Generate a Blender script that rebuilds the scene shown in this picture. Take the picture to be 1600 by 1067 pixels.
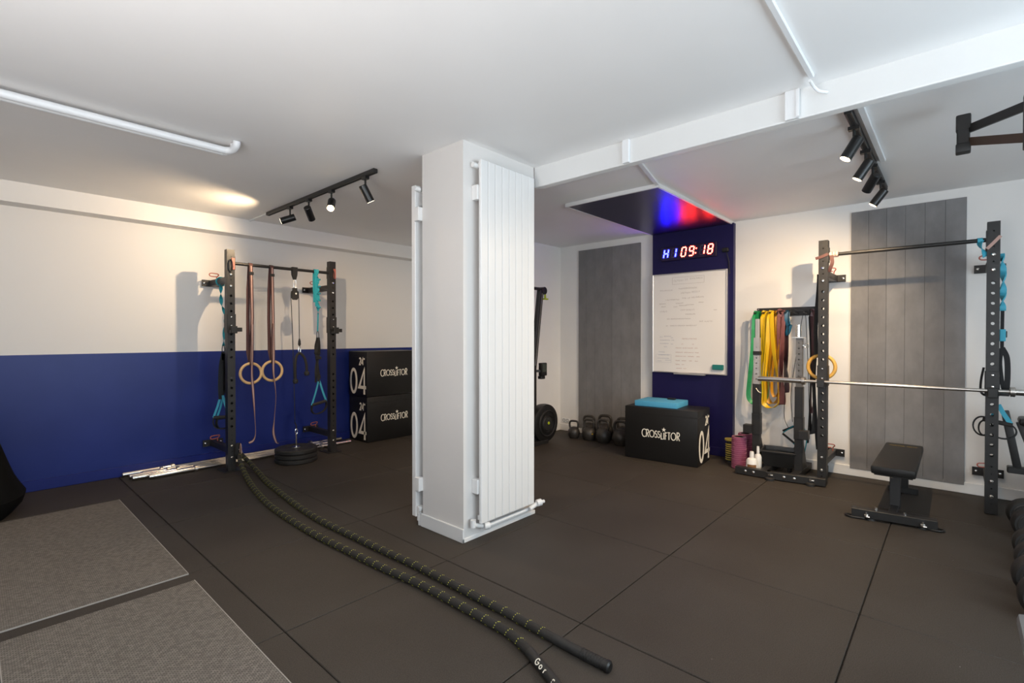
import bpy, bmesh, math, random
from mathutils import Vector, Matrix, Quaternion
R = math.radians
PI = math.pi
random.seed(4)
scn = bpy.context.scene
COL = scn.collection
for o in list(bpy.data.objects):
    bpy.data.objects.remove(o)

# ------------------------------------------------------------ camera
# world: X runs towards the panelled wall, Y towards the blue wall, 1 unit = 1 m
cam_d = bpy.data.cameras.new('camera')
cam = bpy.data.objects.new('camera', cam_d)
COL.objects.link(cam)
scn.camera = cam
cam_d.sensor_width = 36.0
cam_d.lens = 768.67 / 1600 * 36.0
cam_d.clip_start = 0.03
cam_d.clip_end = 60
YAW, PITCH = R(42.0395), R(0.6121)
fw = Vector((math.cos(YAW) * math.cos(PITCH), math.sin(YAW) * math.cos(PITCH), -math.sin(PITCH)))
cam.location = (0, 0, 1.4)
cam.rotation_euler = fw.to_track_quat('-Z', 'Y').to_euler()

# ------------------------------------------------------------ world and view
w = bpy.data.worlds.new('world')
scn.world = w
w.use_nodes = True
bg = w.node_tree.nodes['Background']
bg.inputs[0].default_value = (0.62, 0.78, 1.0, 1)
bg.inputs[1].default_value = 0.5
vs = scn.view_settings
vs.view_transform = 'Standard'
vs.look = 'None'
vs.gamma = 1.0
vs.use_curve_mapping = False
vs.exposure = 0.07


def area(name, loc, aim, size, size_y, energy, col):
    d = bpy.data.lights.new(name, 'AREA')
    d.shape = 'RECTANGLE'
    d.size, d.size_y, d.energy, d.color = size, size_y, energy, col
    o = bpy.data.objects.new(name, d)
    COL.objects.link(o)
    o.location = loc
    o.rotation_euler = (Vector(aim) - Vector(loc)).to_track_quat('-Z', 'Z').to_euler()
    return o


# front window daylight, plus two lamps added and tilted up to lift the ceiling
area('daylight_front_window', (1.55, -2.45, 1.45), (1.55, 2.0, 1.45), 3.8, 1.9, 102, (0.84, 0.94, 1.0))
area('ceiling_fill_front', (1.55, -2.40, 1.35), (1.55, 2.0, 10.0), 3.8, 1.7, 55, (0.55, 0.80, 1.0))
area('ceiling_fill_back', (-1.60, 0.9, 1.35), (2.0, 0.9, 12.0), 3.1, 1.7, 150, (1.0, 0.96, 0.94))


# ------------------------------------------------------------ materials
MATS = {}


def mat(name, col, rough=0.6, metal=0.0, spec=0.5, noise=0.0, nscale=20, bump=0.0, bscale=60, coat=0.0, col2=None):
    m = bpy.data.materials.new(name)
    m.use_nodes = True
    nt = m.node_tree
    p = nt.nodes['Principled BSDF']
    p.inputs['Base Color'].default_value = (*col, 1)
    p.inputs['Roughness'].default_value = rough
    p.inputs['Metallic'].default_value = metal
    p.inputs['Specular IOR Level'].default_value = spec
    p.inputs['Coat Weight'].default_value = coat
    tc = nt.nodes.new('ShaderNodeTexCoord')
    if noise > 0:
        n = nt.nodes.new('ShaderNodeTexNoise')
        n.inputs['Scale'].default_value = nscale
        n.inputs['Detail'].default_value = 5
        nt.links.new(tc.outputs['Object'], n.inputs['Vector'])
        r = nt.nodes.new('ShaderNodeValToRGB')
        r.color_ramp.elements[0].position = 0.3
        r.color_ramp.elements[1].position = 0.7
        c2 = col2 if col2 else tuple(min(1, c * (1 + noise)) for c in col)
        c1 = col if col2 else tuple(c * (1 - noise) for c in col)
        r.color_ramp.elements[0].color = (*c1, 1)
        r.color_ramp.elements[1].color = (*c2, 1)
        nt.links.new(n.outputs['Fac'], r.inputs['Fac'])
        nt.links.new(r.outputs['Color'], p.inputs['Base Color'])
    if bump > 0:
        n2 = nt.nodes.new('ShaderNodeTexNoise')
        n2.inputs['Scale'].default_value = bscale
        n2.inputs['Detail'].default_value = 3
        nt.links.new(tc.outputs['Object'], n2.inputs['Vector'])
        b = nt.nodes.new('ShaderNodeBump')
        b.inputs['Strength'].default_value = bump
        b.inputs['Distance'].default_value = 0.01
        nt.links.new(n2.outputs['Fac'], b.inputs['Height'])
        nt.links.new(b.outputs['Normal'], p.inputs['Normal'])
    MATS[name] = m
    return m


def emit(name, col, strength):
    m = bpy.data.materials.new(name)
    m.use_nodes = True
    nt = m.node_tree
    p = nt.nodes['Principled BSDF']
    p.inputs['Base Color'].default_value = (0, 0, 0, 1)
    p.inputs['Emission Color'].default_value = (*col, 1)
    p.inputs['Emission Strength'].default_value = strength
    return m


WHITE = mat('white_wall_paint', (0.80, 0.78, 0.755), 0.55, noise=0.015, nscale=3, bump=0.04, bscale=120)
CEIL = mat('ceiling_paint', (0.88, 0.87, 0.86), 0.6, noise=0.012, nscale=2, bump=0.03, bscale=150)
BEAMP = mat('beam_paint', (0.74, 0.74, 0.73), 0.4, noise=0.01, nscale=3, bump=0.10, bscale=35)
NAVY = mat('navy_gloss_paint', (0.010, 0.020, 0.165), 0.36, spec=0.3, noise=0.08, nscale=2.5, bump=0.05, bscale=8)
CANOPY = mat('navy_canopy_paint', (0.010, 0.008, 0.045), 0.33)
ACCENT = mat('navy_paint_shaded', (0.010, 0.008, 0.062), 0.42, spec=0.3)  # the navy wall paint again, with shade and clock glow put into its colour
WGLOSS = mat('white_enamel', (0.76, 0.755, 0.745), 0.35)
PILLAR = mat('pillar_paint', (0.70, 0.675, 0.65), 0.55, noise=0.012, nscale=3, bump=0.04, bscale=120)
WPIPE = mat('white_plastic', (0.80, 0.81, 0.82), 0.35)
BLACK = mat('black_powder_coat', (0.016, 0.0152, 0.015), 0.45, bump=0.05, bscale=400)
BLACKPL = mat('black_plastic', (0.010, 0.010, 0.010), 0.35)
BLACKRUB = mat('black_rubber', (0.016, 0.0155, 0.015), 0.6, noise=0.15, nscale=90)
HOLE = mat('dark_tube_inside', (0.008, 0.008, 0.008), 0.8)
VINYL = mat('black_vinyl', (0.009, 0.0085, 0.0082), 0.42, spec=0.35, bump=0.08, bscale=30)
CHROME = mat('chrome', (0.82, 0.80, 0.76), 0.16, metal=1.0)
STEEL = mat('brushed_steel', (0.60, 0.57, 0.53), 0.30, metal=1.0, noise=0.06, nscale=60)
SILVER = mat('silver_paint', (0.36, 0.36, 0.37), 0.42, metal=0.3)
DSTEEL = mat('dark_grey_steel', (0.13, 0.13, 0.135), 0.45, metal=0.3)
WOOD = mat('birch_wood', (0.68, 0.44, 0.20), 0.45, noise=0.12, nscale=14)
STRAPP = mat('rose_black_strap', (0.085, 0.036, 0.033), 0.75, noise=0.1, nscale=200)
STRAPL = mat('rose_stripe_webbing', (0.52, 0.33, 0.28), 0.7)
TEAL = mat('teal_webbing', (0.012, 0.30, 0.37), 0.65, noise=0.15, nscale=120)
TEALL = mat('light_teal_webbing', (0.05, 0.38, 0.52), 0.6)
WEBB = mat('black_webbing', (0.012, 0.012, 0.013), 0.75)
FOAMG = mat('black_foam_grip', (0.03, 0.026, 0.024), 0.85)
REDPIN = mat('red_coated_pin', (0.42, 0.12, 0.09), 0.5)
ROPE = mat('black_rope_sleeve', (0.018, 0.0165, 0.015), 0.75, noise=0.3, nscale=240, bump=0.3, bscale=300)
YELL = mat('yellow_tracer_thread', (0.56, 0.55, 0.06), 0.6)
LETTER = mat('cream_print', (0.88, 0.82, 0.70), 0.5)
GOLD = mat('gold_print', (0.85, 0.56, 0.04), 0.45)
BLUEPAD = mat('sky_blue_foam', (0.07, 0.34, 0.55), 0.7, bump=0.05, bscale=150)
IRON = mat('black_cast_iron', (0.028, 0.025, 0.022), 0.42, bump=0.12, bscale=120)
GREENB = mat('green_latex', (0.015, 0.27, 0.085), 0.45, noise=0.1, nscale=30)
YELB = mat('yellow_latex', (0.80, 0.50, 0.008), 0.42)
ORAB = mat('amber_latex', (0.66, 0.31, 0.010), 0.42)
MAUVE = mat('mauve_latex', (0.22, 0.075, 0.075), 0.5, noise=0.1, nscale=20)
DMAUVE = mat('dark_plum_latex', (0.07, 0.03, 0.035), 0.5)
BLUEB = mat('petrol_blue_latex', (0.01, 0.10, 0.19), 0.5)
PURPLE = mat('magenta_foam', (0.22, 0.033, 0.10), 0.7, noise=0.12, nscale=40)
PINKR = mat('light_pink_foam', (0.36, 0.14, 0.18), 0.7)
BOTTLE = mat('white_bottle_plastic', (0.80, 0.78, 0.74), 0.35)
LABELB = mat('brown_bottle_label', (0.22, 0.10, 0.035), 0.5)
BOARD = mat('whiteboard_enamel', (0.80, 0.77, 0.74), 0.16)
ALU = mat('aluminium_frame', (0.72, 0.70, 0.68), 0.32, metal=0.8)
INK = mat('faded_marker_ink', (0.50, 0.46, 0.43), 0.6)
INKB = mat('faded_blue_ink', (0.52, 0.52, 0.56), 0.6)
INKR = mat('faded_red_ink', (0.58, 0.45, 0.40), 0.6)
ERASER = mat('teal_felt', (0.010, 0.17, 0.16), 0.8)
LIME = mat('lime_plastic', (0.42, 0.50, 0.02), 0.45)
SCREENM = mat('monitor_screen', (0.05, 0.06, 0.05), 0.2)
BAGM = mat('black_bag_fabric', (0.005, 0.0048, 0.0045), 0.9, spec=0.1, bump=0.2, bscale=9)
SEGOFF = mat('unlit_segment', (0.12, 0.10, 0.15), 0.4)
CLOCKB = mat('glow_tinted_clock_face', (0.012, 0.006, 0.035), 0.35)  # black panel; its violet tint stands in for the glow of the digits
GREYPAD = mat('grey_vinyl', (0.16, 0.165, 0.17), 0.5, bump=0.05, bscale=60)
GLASS = mat('window_glass', (0.9, 0.95, 1.0), 0.02)
GLASS.node_tree.nodes['Principled BSDF'].inputs['Transmission Weight'].default_value = 1.0
E_BLUE = emit('blue_led', (0.004, 0.005, 1.0), 160)
E_RED = emit('red_led', (1.0, 0.024, 0.015), 70)
E_WARM = emit('warm_led_lens', (1.0, 0.70, 0.34), 30)
E_WARM2 = emit('dim_warm_led_lens', (1.0, 0.80, 0.52), 9)


def floor_mat():
    m = mat('speckled_rubber', (0.040, 0.0345, 0.029), 0.62, spec=0.22)
    nt = m.node_tree
    p = nt.nodes['Principled BSDF']
    geo = nt.nodes.new('ShaderNodeNewGeometry')
    n1 = nt.nodes.new('ShaderNodeTexNoise'); n1.inputs['Scale'].default_value = 1.3; n1.inputs['Detail'].default_value = 6
    n2 = nt.nodes.new('ShaderNodeTexNoise'); n2.inputs['Scale'].default_value = 230; n2.inputs['Detail'].default_value = 2
    v = nt.nodes.new('ShaderNodeTexVoronoi'); v.inputs['Scale'].default_value = 26
    for n in (n1, n2, v):
        nt.links.new(geo.outputs['Position'], n.inputs['Vector'])
    r1 = nt.nodes.new('ShaderNodeValToRGB')
    r1.color_ramp.elements[0].position = 0.3; r1.color_ramp.elements[0].color = (0.043, 0.0355, 0.029, 1)
    r1.color_ramp.elements[1].position = 0.75; r1.color_ramp.elements[1].color = (0.057, 0.049, 0.0415, 1)
    nt.links.new(n1.outputs['Fac'], r1.inputs['Fac'])
    mx = nt.nodes.new('ShaderNodeMix'); mx.data_type = 'RGBA'; mx.blend_type = 'MULTIPLY'; mx.inputs[0].default_value = 0.55
    r2 = nt.nodes.new('ShaderNodeValToRGB')
    r2.color_ramp.elements[0].position = 0.35; r2.color_ramp.elements[0].color = (0.55, 0.55, 0.55, 1)
    r2.color_ramp.elements[1].position = 0.65; r2.color_ramp.elements[1].color = (1.35, 1.35, 1.35, 1)
    nt.links.new(n2.outputs['Fac'], r2.inputs['Fac'])
    nt.links.new(r1.outputs['Color'], mx.inputs[6]); nt.links.new(r2.outputs['Color'], mx.inputs[7])
    # rare chalk specks
    lt = nt.nodes.new('ShaderNodeMath'); lt.operation = 'LESS_THAN'; lt.inputs[1].default_value = 0.055
    nt.links.new(v.outputs['Distance'], lt.inputs[0])
    sx = nt.nodes.new('ShaderNodeSeparateColor'); nt.links.new(v.outputs['Color'], sx.inputs[0])
    gt = nt.nodes.new('ShaderNodeMath'); gt.operation = 'GREATER_THAN'; gt.inputs[1].default_value = 0.985
    nt.links.new(sx.outputs[0], gt.inputs[0])
    mu = nt.nodes.new('ShaderNodeMath'); mu.operation = 'MULTIPLY'
    nt.links.new(lt.outputs[0], mu.inputs[0]); nt.links.new(gt.outputs[0], mu.inputs[1])
    mx2 = nt.nodes.new('ShaderNodeMix'); mx2.data_type = 'RGBA'; mx2.inputs[7].default_value = (0.30, 0.28, 0.26, 1)
    nt.links.new(mu.outputs[0], mx2.inputs[0]); nt.links.new(mx.outputs[2], mx2.inputs[6])
    nt.links.new(mx2.outputs[2], p.inputs['Base Color'])
    b = nt.nodes.new('ShaderNodeBump'); b.inputs['Strength'].default_value = 0.25; b.inputs['Distance'].default_value = 0.004
    nt.links.new(n2.outputs['Fac'], b.inputs['Height']); nt.links.new(b.outputs['Normal'], p.inputs['Normal'])
    return m


def plank_mat():
    m = mat('grey_plank', (0.16, 0.155, 0.152), 0.6, spec=0.3)
    nt = m.node_tree
    p = nt.nodes['Principled BSDF']
    geo = nt.nodes.new('ShaderNodeNewGeometry')
    mp = nt.nodes.new('ShaderNodeMapping'); mp.inputs['Scale'].default_value = (3.2, 3.2, 1.9)
    nt.links.new(geo.outputs['Position'], mp.inputs['Vector'])
    n1 = nt.nodes.new('ShaderNodeTexNoise'); n1.inputs['Scale'].default_value = 2.2; n1.inputs['Detail'].default_value = 9
    n1.inputs['Roughness'].default_value = 0.62
    nt.links.new(mp.outputs['Vector'], n1.inputs['Vector'])
    oi = nt.nodes.new('ShaderNodeObjectInfo')
    r1 = nt.nodes.new('ShaderNodeValToRGB')
    r1.color_ramp.elements[0].position = 0.25; r1.color_ramp.elements[0].color = (0.175, 0.170, 0.172, 1)
    r1.color_ramp.elements[1].position = 0.75; r1.color_ramp.elements[1].color = (0.245, 0.238, 0.238, 1)
    nt.links.new(n1.outputs['Fac'], r1.inputs['Fac'])
    hs = nt.nodes.new('ShaderNodeHueSaturation')
    mr = nt.nodes.new('ShaderNodeMapRange'); mr.inputs[3].default_value = 0.92; mr.inputs[4].default_value = 1.08
    nt.links.new(oi.outputs['Random'], mr.inputs[0]); nt.links.new(mr.outputs[0], hs.inputs['Value'])
    nt.links.new(r1.outputs['Color'], hs.inputs['Color'])
    nt.links.new(hs.outputs['Color'], p.inputs['Base Color'])
    b = nt.nodes.new('ShaderNodeBump'); b.inputs['Strength'].default_value = 0.1; b.inputs['Distance'].default_value = 0.004
    nt.links.new(n1.outputs['Fac'], b.inputs['Height']); nt.links.new(b.outputs['Normal'], p.inputs['Normal'])
    return m


def mat_weave():
    m = mat('woven_grey_carpet', (0.15, 0.135, 0.12), 0.9, spec=0.1)
    nt = m.node_tree
    p = nt.nodes['Principled BSDF']
    geo = nt.nodes.new('ShaderNodeNewGeometry')
    br = nt.nodes.new('ShaderNodeTexBrick')
    br.inputs['Scale'].default_value = 1.0
    br.inputs['Brick Width'].default_value = 0.017
    br.inputs['Row Height'].default_value = 0.0095
    br.inputs['Mortar Size'].default_value = 0.0016
    br.inputs['Mortar Smooth'].default_value = 1.0
    br.inputs['Color1'].default_value = (0.245, 0.222, 0.195, 1)
    br.inputs['Color2'].default_value = (0.165, 0.148, 0.130, 1)
    br.inputs['Mortar'].default_value = (0.05, 0.045, 0.04, 1)
    nz = nt.nodes.new('ShaderNodeTexNoise'); nz.inputs['Scale'].default_value = 160
    va = nt.nodes.new('ShaderNodeVectorMath'); va.operation = 'SCALE'; va.inputs[3].default_value = 0.003
    ad = nt.nodes.new('ShaderNodeVectorMath'); ad.operation = 'ADD'
    nt.links.new(geo.outputs['Position'], nz.inputs['Vector'])
    nt.links.new(nz.outputs['Color'], va.inputs[0])
    nt.links.new(geo.outputs['Position'], ad.inputs[0]); nt.links.new(va.outputs[0], ad.inputs[1])
    nt.links.new(ad.outputs[0], br.inputs['Vector'])
    nt.links.new(br.outputs['Color'], p.inputs['Base Color'])
    b = nt.nodes.new('ShaderNodeBump'); b.inputs['Strength'].default_value = 0.6; b.inputs['Distance'].default_value = 0.004; b.invert = True
    nt.links.new(br.outputs['Fac'], b.inputs['Height']); nt.links.new(b.outputs['Normal'], p.inputs['Normal'])
    return m


def two_tone_wall():
    # white paint above, navy paint below, one straight painted edge at 1.235 m
    m = mat('two_tone_wall_paint', (0.8, 0.78, 0.75), 0.5, spec=0.3)
    nt = m.node_tree
    p = nt.nodes['Principled BSDF']
    geo = nt.nodes.new('ShaderNodeNewGeometry')
    s = nt.nodes.new('ShaderNodeSeparateXYZ'); nt.links.new(geo.outputs['Position'], s.inputs[0])
    g = nt.nodes.new('ShaderNodeMath'); g.operation = 'GREATER_THAN'; g.inputs[1].default_value = 1.232
    nt.links.new(s.outputs['Z'], g.inputs[0])
    n = nt.nodes.new('ShaderNodeTexNoise'); n.inputs['Scale'].default_value = 1.8; n.inputs['Detail'].default_value = 4
    nt.links.new(geo.outputs['Position'], n.inputs['Vector'])
    r = nt.nodes.new('ShaderNodeValToRGB')
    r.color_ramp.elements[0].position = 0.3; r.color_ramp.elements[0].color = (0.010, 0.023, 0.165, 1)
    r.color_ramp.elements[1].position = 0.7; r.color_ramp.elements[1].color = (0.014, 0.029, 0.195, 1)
    nt.links.new(n.outputs['Fac'], r.inputs['Fac'])
    mx = nt.nodes.new('ShaderNodeMix'); mx.data_type = 'RGBA'
    mx.inputs[7].default_value = (0.80, 0.78, 0.755, 1)
    nt.links.new(g.outputs[0], mx.inputs[0]); nt.links.new(r.outputs['Color'], mx.inputs[6])
    nt.links.new(mx.outputs[2], p.inputs['Base Color'])
    mr = nt.nodes.new('ShaderNodeMapRange'); mr.inputs[3].default_value = 0.36; mr.inputs[4].default_value = 0.6
    nt.links.new(g.outputs[0], mr.inputs[0]); nt.links.new(mr.outputs[0], p.inputs['Roughness'])
    return m


FLOORM, PLANK, WEAVE, WALL2 = floor_mat(), plank_mat(), mat_weave(), two_tone_wall()
MATEDGE = mat('pale_carpet_edge', (0.33, 0.31, 0.28), 0.8)


# ------------------------------------------------------------ mesh helpers
def V(*a):
    return Vector(a)


class B:
    """collects shapes and becomes one mesh object"""

    def __init__(s):
        s.v, s.f = [], []

    def add(s, vs, fs):
        k = len(s.v)
        s.v += [Vector(q) for q in vs]
        s.f += [tuple(i + k for i in f) for f in fs]
        return s

    def box(s, x0, x1, y0, y1, z0, z1, bev=0.0):
        if bev <= 0:
            return s.add([(x0, y0, z0), (x1, y0, z0), (x1, y1, z0), (x0, y1, z0), (x0, y0, z1), (x1, y0, z1), (x1, y1, z1), (x0, y1, z1)],
                         [(3, 2, 1, 0), (4, 5, 6, 7), (0, 1, 5, 4), (1, 2, 6, 5), (2, 3, 7, 6), (3, 0, 4, 7)])
        bm = bmesh.new()
        bmesh.ops.create_cube(bm, size=1)
        for q in bm.verts:
            q.co = Vector(((x0 + x1) / 2 + q.co.x * (x1 - x0), (y0 + y1) / 2 + q.co.y * (y1 - y0), (z0 + z1) / 2 + q.co.z * (z1 - z0)))
        bmesh.ops.bevel(bm, geom=list(bm.edges), offset=bev, segments=2 if bev > 0.006 else 1, affect='EDGES', profile=0.6)
        return s.bm(bm)

    def bm(s, bm):
        bm.verts.index_update()
        s.add([q.co.copy() for q in bm.verts], [tuple(q.index for q in f.verts) for f in bm.faces])
        bm.free()
        return s

    def bar(s, a, b, wx, wy, up=(0, 0, 1), bev=0.0):
        """rectangular tube from a to b"""
        a, b = Vector(a), Vector(b)
        t = (b - a).normalized()
        u = Vector(up)
        n = u - t * u.dot(t)
        if n.length < 1e-4:
            n = Vector((1, 0, 0)) - t * t.x
        n.normalize()
        m = t.cross(n)
        k = B().box(-wx / 2, wx / 2, -wy / 2, wy / 2, 0, (b - a).length, bev)
        M = Matrix((m, n, t)).transposed()
        return s.add([a + M @ q for q in k.v], k.f)

    def sweep(s, pts, prof, closed=False, up=(0, 0, 1), twist=None, scale=None, cap=True):
        pts = [Vector(p) for p in pts]
        n = len(pts)
        T = []
        for i in range(n):
            if closed:
                d = pts[(i + 1) % n] - pts[i - 1]
            else:
                d = pts[min(i + 1, n - 1)] - pts[max(i - 1, 0)]
            T.append(d.normalized() if d.length > 1e-9 else Vector((0, 0, 1)))
        u = Vector(up)
        nrm = u - T[0] * u.dot(T[0])
        if nrm.length < 1e-4:
            nrm = Vector((1, 0, 0)) - T[0] * T[0].x
        nrm.normalize()
        k = len(prof)
        vs, fs = [], []
        for i in range(n):
            if i:
                q = T[i - 1].rotation_difference(T[i])
                nrm = (q @ nrm)
                nrm = (nrm - T[i] * nrm.dot(T[i])).normalized()
            bn = T[i].cross(nrm)
            a = twist[i] if twist else 0
            c, d = math.cos(a), math.sin(a)
            N, Bn = nrm * c + bn * d, bn * c - nrm * d
            sc = scale[i] if scale else 1
            for (x, y) in prof:
                vs.append(pts[i] + (N * x + Bn * y) * sc)
        m = n if closed else n - 1
        for i in range(m):
            j = (i + 1) % n
            for e in range(k):
                g = (e + 1) % k
                fs.append((i * k + e, i * k + g, j * k + g, j * k + e))
        if not closed and cap:
            fs.append(tuple(range(k - 1, -1, -1)))
            fs.append(tuple(range((n - 1) * k, n * k)))
        return s.add(vs, fs)

    def tube(s, pts, r, seg=10, closed=False, scale=None):
        return s.sweep(pts, [(r * math.cos(2 * PI * i / seg), r * math.sin(2 * PI * i / seg)) for i in range(seg)], closed, scale=scale)

    def cyl(s, a, b, r, seg=16):
        return s.tube([a, b], r, seg)

    def ribbon(s, pts, width, th, up=(0, 0, 1), closed=False, twist=None):
        """flat strap, its width along up"""
        w_, t_ = width / 2, th / 2
        return s.sweep(pts, [(w_, -t_), (w_, t_), (-w_, t_), (-w_, -t_)], closed, up, twist)

    def lathe(s, prof, c=(0, 0, 0), seg=20, axis='Z', cap=True):
        vs, fs = [], []
        for (r, h) in prof:
            for i in range(seg):
                a = 2 * PI * i / seg
                p = (r * math.cos(a), r * math.sin(a), h)
                if axis == 'Y':
                    p = (p[0], h, -p[1])
                elif axis == 'X':
                    p = (h, p[0], p[1])
                vs.append(Vector(p) + Vector(c))
        n = len(prof)
        for k in range(n - 1):
            for i in range(seg):
                j = (i + 1) % seg
                fs.append((k * seg + i, k * seg + j, (k + 1) * seg + j, (k + 1) * seg + i))
        if cap:
            fs.append(tuple(range(seg - 1, -1, -1)))
            fs.append(tuple(range((n - 1) * seg, n * seg)))
        return s.add(vs, fs)

    def ring(s, c, R_, r, axis='Y', seg=28, ps=10, ry=None):
        ry = ry or R_
        pts = []
        for i in range(seg):
            a = 2 * PI * i / seg
            x, y = R_ * math.cos(a), ry * math.sin(a)
            p = {'Y': (x, 0, y), 'X': (0, x, y), 'Z': (x, y, 0)}[axis]
            pts.append(Vector(c) + Vector(p))
        return s.tube(pts, r, ps, closed=True)

    def prism(s, poly, o, u, v, n, d):
        """flat outline poly (2-D) extruded by d along n"""
        o, u, v, n = Vector(o), Vector(u), Vector(v), Vector(n)
        k = len(poly)
        vs = [o + u * x + v * y for x, y in poly] + [o + u * x + v * y + n * d for x, y in poly]
        fs = [tuple(range(k - 1, -1, -1)), tuple(range(k, 2 * k))] + [(i, (i + 1) % k, (i + 1) % k + k, i + k) for i in range(k)]
        return s.add(vs, fs)

    def stroke(s, pts, o, u, v, n, wd, closed=False, d=0.0012):
        """a pen stroke of width wd following pts in the plane u, v"""
        o, u, v, n = Vector(o), Vector(u), Vector(v), Vector(n)
        P = [Vector((p[0], p[1])) for p in pts]
        m = len(P)
        L, Rr = [], []
        for i in range(m):
            a = P[i - 1] if (i > 0 or closed) else None
            b = P[(i + 1) % m] if (i < m - 1 or closed) else None
            d1 = (P[i] - a).normalized() if a is not None else None
            d2 = (b - P[i]).normalized() if b is not None else None
            d1 = d1 or d2
            d2 = d2 or d1
            n1, n2 = Vector((-d1.y, d1.x)), Vector((-d2.y, d2.x))
            mm = n1 + n2
            mm = mm.normalized() if mm.length > 1e-6 else n1
            k = min(1.0 / max(0.35, mm.dot(n1)), 2.0)
            L.append(P[i] + mm * k * wd / 2)
            Rr.append(P[i] - mm * k * wd / 2)
        vs, fs = [], []
        for q in L + Rr:
            vs.append(o + u * q.x + v * q.y)
        for q in L + Rr:
            vs.append(o + u * q.x + v * q.y + n * d)
        e = m if closed else m - 1
        for i in range(e):
            j = (i + 1) % m
            fs.append((2 * m + i, 3 * m + i, 3 * m + j, 2 * m + j))
            fs.append((i, 2 * m + i, 2 * m + j, j))
            fs.append((m + j, 3 * m + j, 3 * m + i, m + i))
        return s.add(vs, fs)

    def xf(s, M):
        s.v = [M @ q for q in s.v]
        return s

    def bounds(s):
        lo = Vector((min(q.x for q in s.v), min(q.y for q in s.v), min(q.z for q in s.v)))
        hi = Vector((max(q.x for q in s.v), max(q.y for q in s.v), max(q.z for q in s.v)))
        return lo, hi


ORIG = {}


def bolts(name, prof, places, axis, m, parent, seg=12):
    """one part per bolt"""
    for c in places:
        part(name, B().lathe(prof, c, seg, axis), m, parent)


def link_mesh(name, b, m, off=Vector((0, 0, 0)), smooth=True):
    me = bpy.data.meshes.new(name)
    me.from_pydata([q - off for q in b.v], [], b.f)
    me.validate()
    bm = bmesh.new()
    bm.from_mesh(me)
    bmesh.ops.recalc_face_normals(bm, faces=bm.faces)
    bm.to_mesh(me)
    bm.free()
    me.materials.append(m)
    if smooth:
        me.shade_smooth()
        me.set_sharp_from_angle(angle=R(35))
    o = bpy.data.objects.new(name, me)
    COL.objects.link(o)
    return o


def meta(o, label=None, cat=None, group=None, kind=None):
    if label:
        o['label'] = label
    if cat:
        o['category'] = cat
    if group:
        o['group'] = group
    if kind:
        o['kind'] = kind
    return o


def thing(name, label, cat, loc=(0, 0, 0), rz=0.0, group=None):
    o = bpy.data.objects.new(name, None)
    o.empty_display_size = 0.1
    COL.objects.link(o)
    o.location = loc
    o.rotation_euler = (0, 0, rz)
    ORIG[o.name] = Vector((0, 0, 0)) if rz else Vector(loc)
    return meta(o, label, cat, group)


def part(name, b, m, parent, label=None, kind=None, smooth=True):
    """mesh given in world coordinates (or in the thing's own when the thing is turned)"""
    off = ORIG[parent.name]
    o = link_mesh(name, b, m, off, smooth)
    o.parent = parent
    ORIG[o.name] = off
    return meta(o, label, kind=kind)


def solo(name, b, m, label, cat, group=None, kind=None, smooth=True):
    lo, hi = b.bounds()
    off = Vector(((lo.x + hi.x) / 2, (lo.y + hi.y) / 2, lo.z))
    o = link_mesh(name, b, m, off, smooth)
    o.location = off
    ORIG[o.name] = off
    return meta(o, label, cat, group, kind)


def struct(name, b, m, smooth=False):
    o = link_mesh(name, b, m, smooth=smooth)
    o['kind'] = 'structure'
    ORIG[o.name] = Vector((0, 0, 0))
    return o


def child_copy(src, parent, loc=None):
    c = src.copy()
    COL.objects.link(c)
    c.parent = parent
    if loc is not None:
        c.location = loc
    return c


def dup(root, loc, rz, label, scale=1.0):
    r = root.copy()
    COL.objects.link(r)
    r.location = loc
    r.rotation_euler = (0, 0, rz)
    r.scale = (scale,) * 3
    r['label'] = label
    for ch in list(root.children):
        c = child_copy(ch, r)
        for g in ch.children:
            child_copy(g, c)
    return r


def smoothpath(pts, n=8, closed=False):
    """Catmull-Rom through the points"""
    P = [Vector(p) for p in pts]
    m = len(P)
    out = []
    for i in range(m if closed else m - 1):
        p0 = P[i - 1] if (i > 0 or closed) else P[0] * 2 - P[1]
        p1, p2 = P[i], P[(i + 1) % m]
        p3 = P[(i + 2) % m] if (i + 2 < m or closed) else P[-1] * 2 - P[-2]
        for k in range(n):
            t = k / n
            out.append(0.5 * ((2 * p1) + (p2 - p0) * t + (2 * p0 - 5 * p1 + 4 * p2 - p3) * t * t + (3 * p1 - p0 - 3 * p2 + p3) * t ** 3))
    if not closed:
        out.append(P[-1])
    return out


# ------------------------------------------------------------ stroke letters (unit height)
def arc(cx, cy, rx, ry, a0, a1, n=18):
    return [(cx + rx * math.cos(R(a0 + (a1 - a0) * i / n)), cy + ry * math.sin(R(a0 + (a1 - a0) * i / n))) for i in range(n + 1)]


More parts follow.
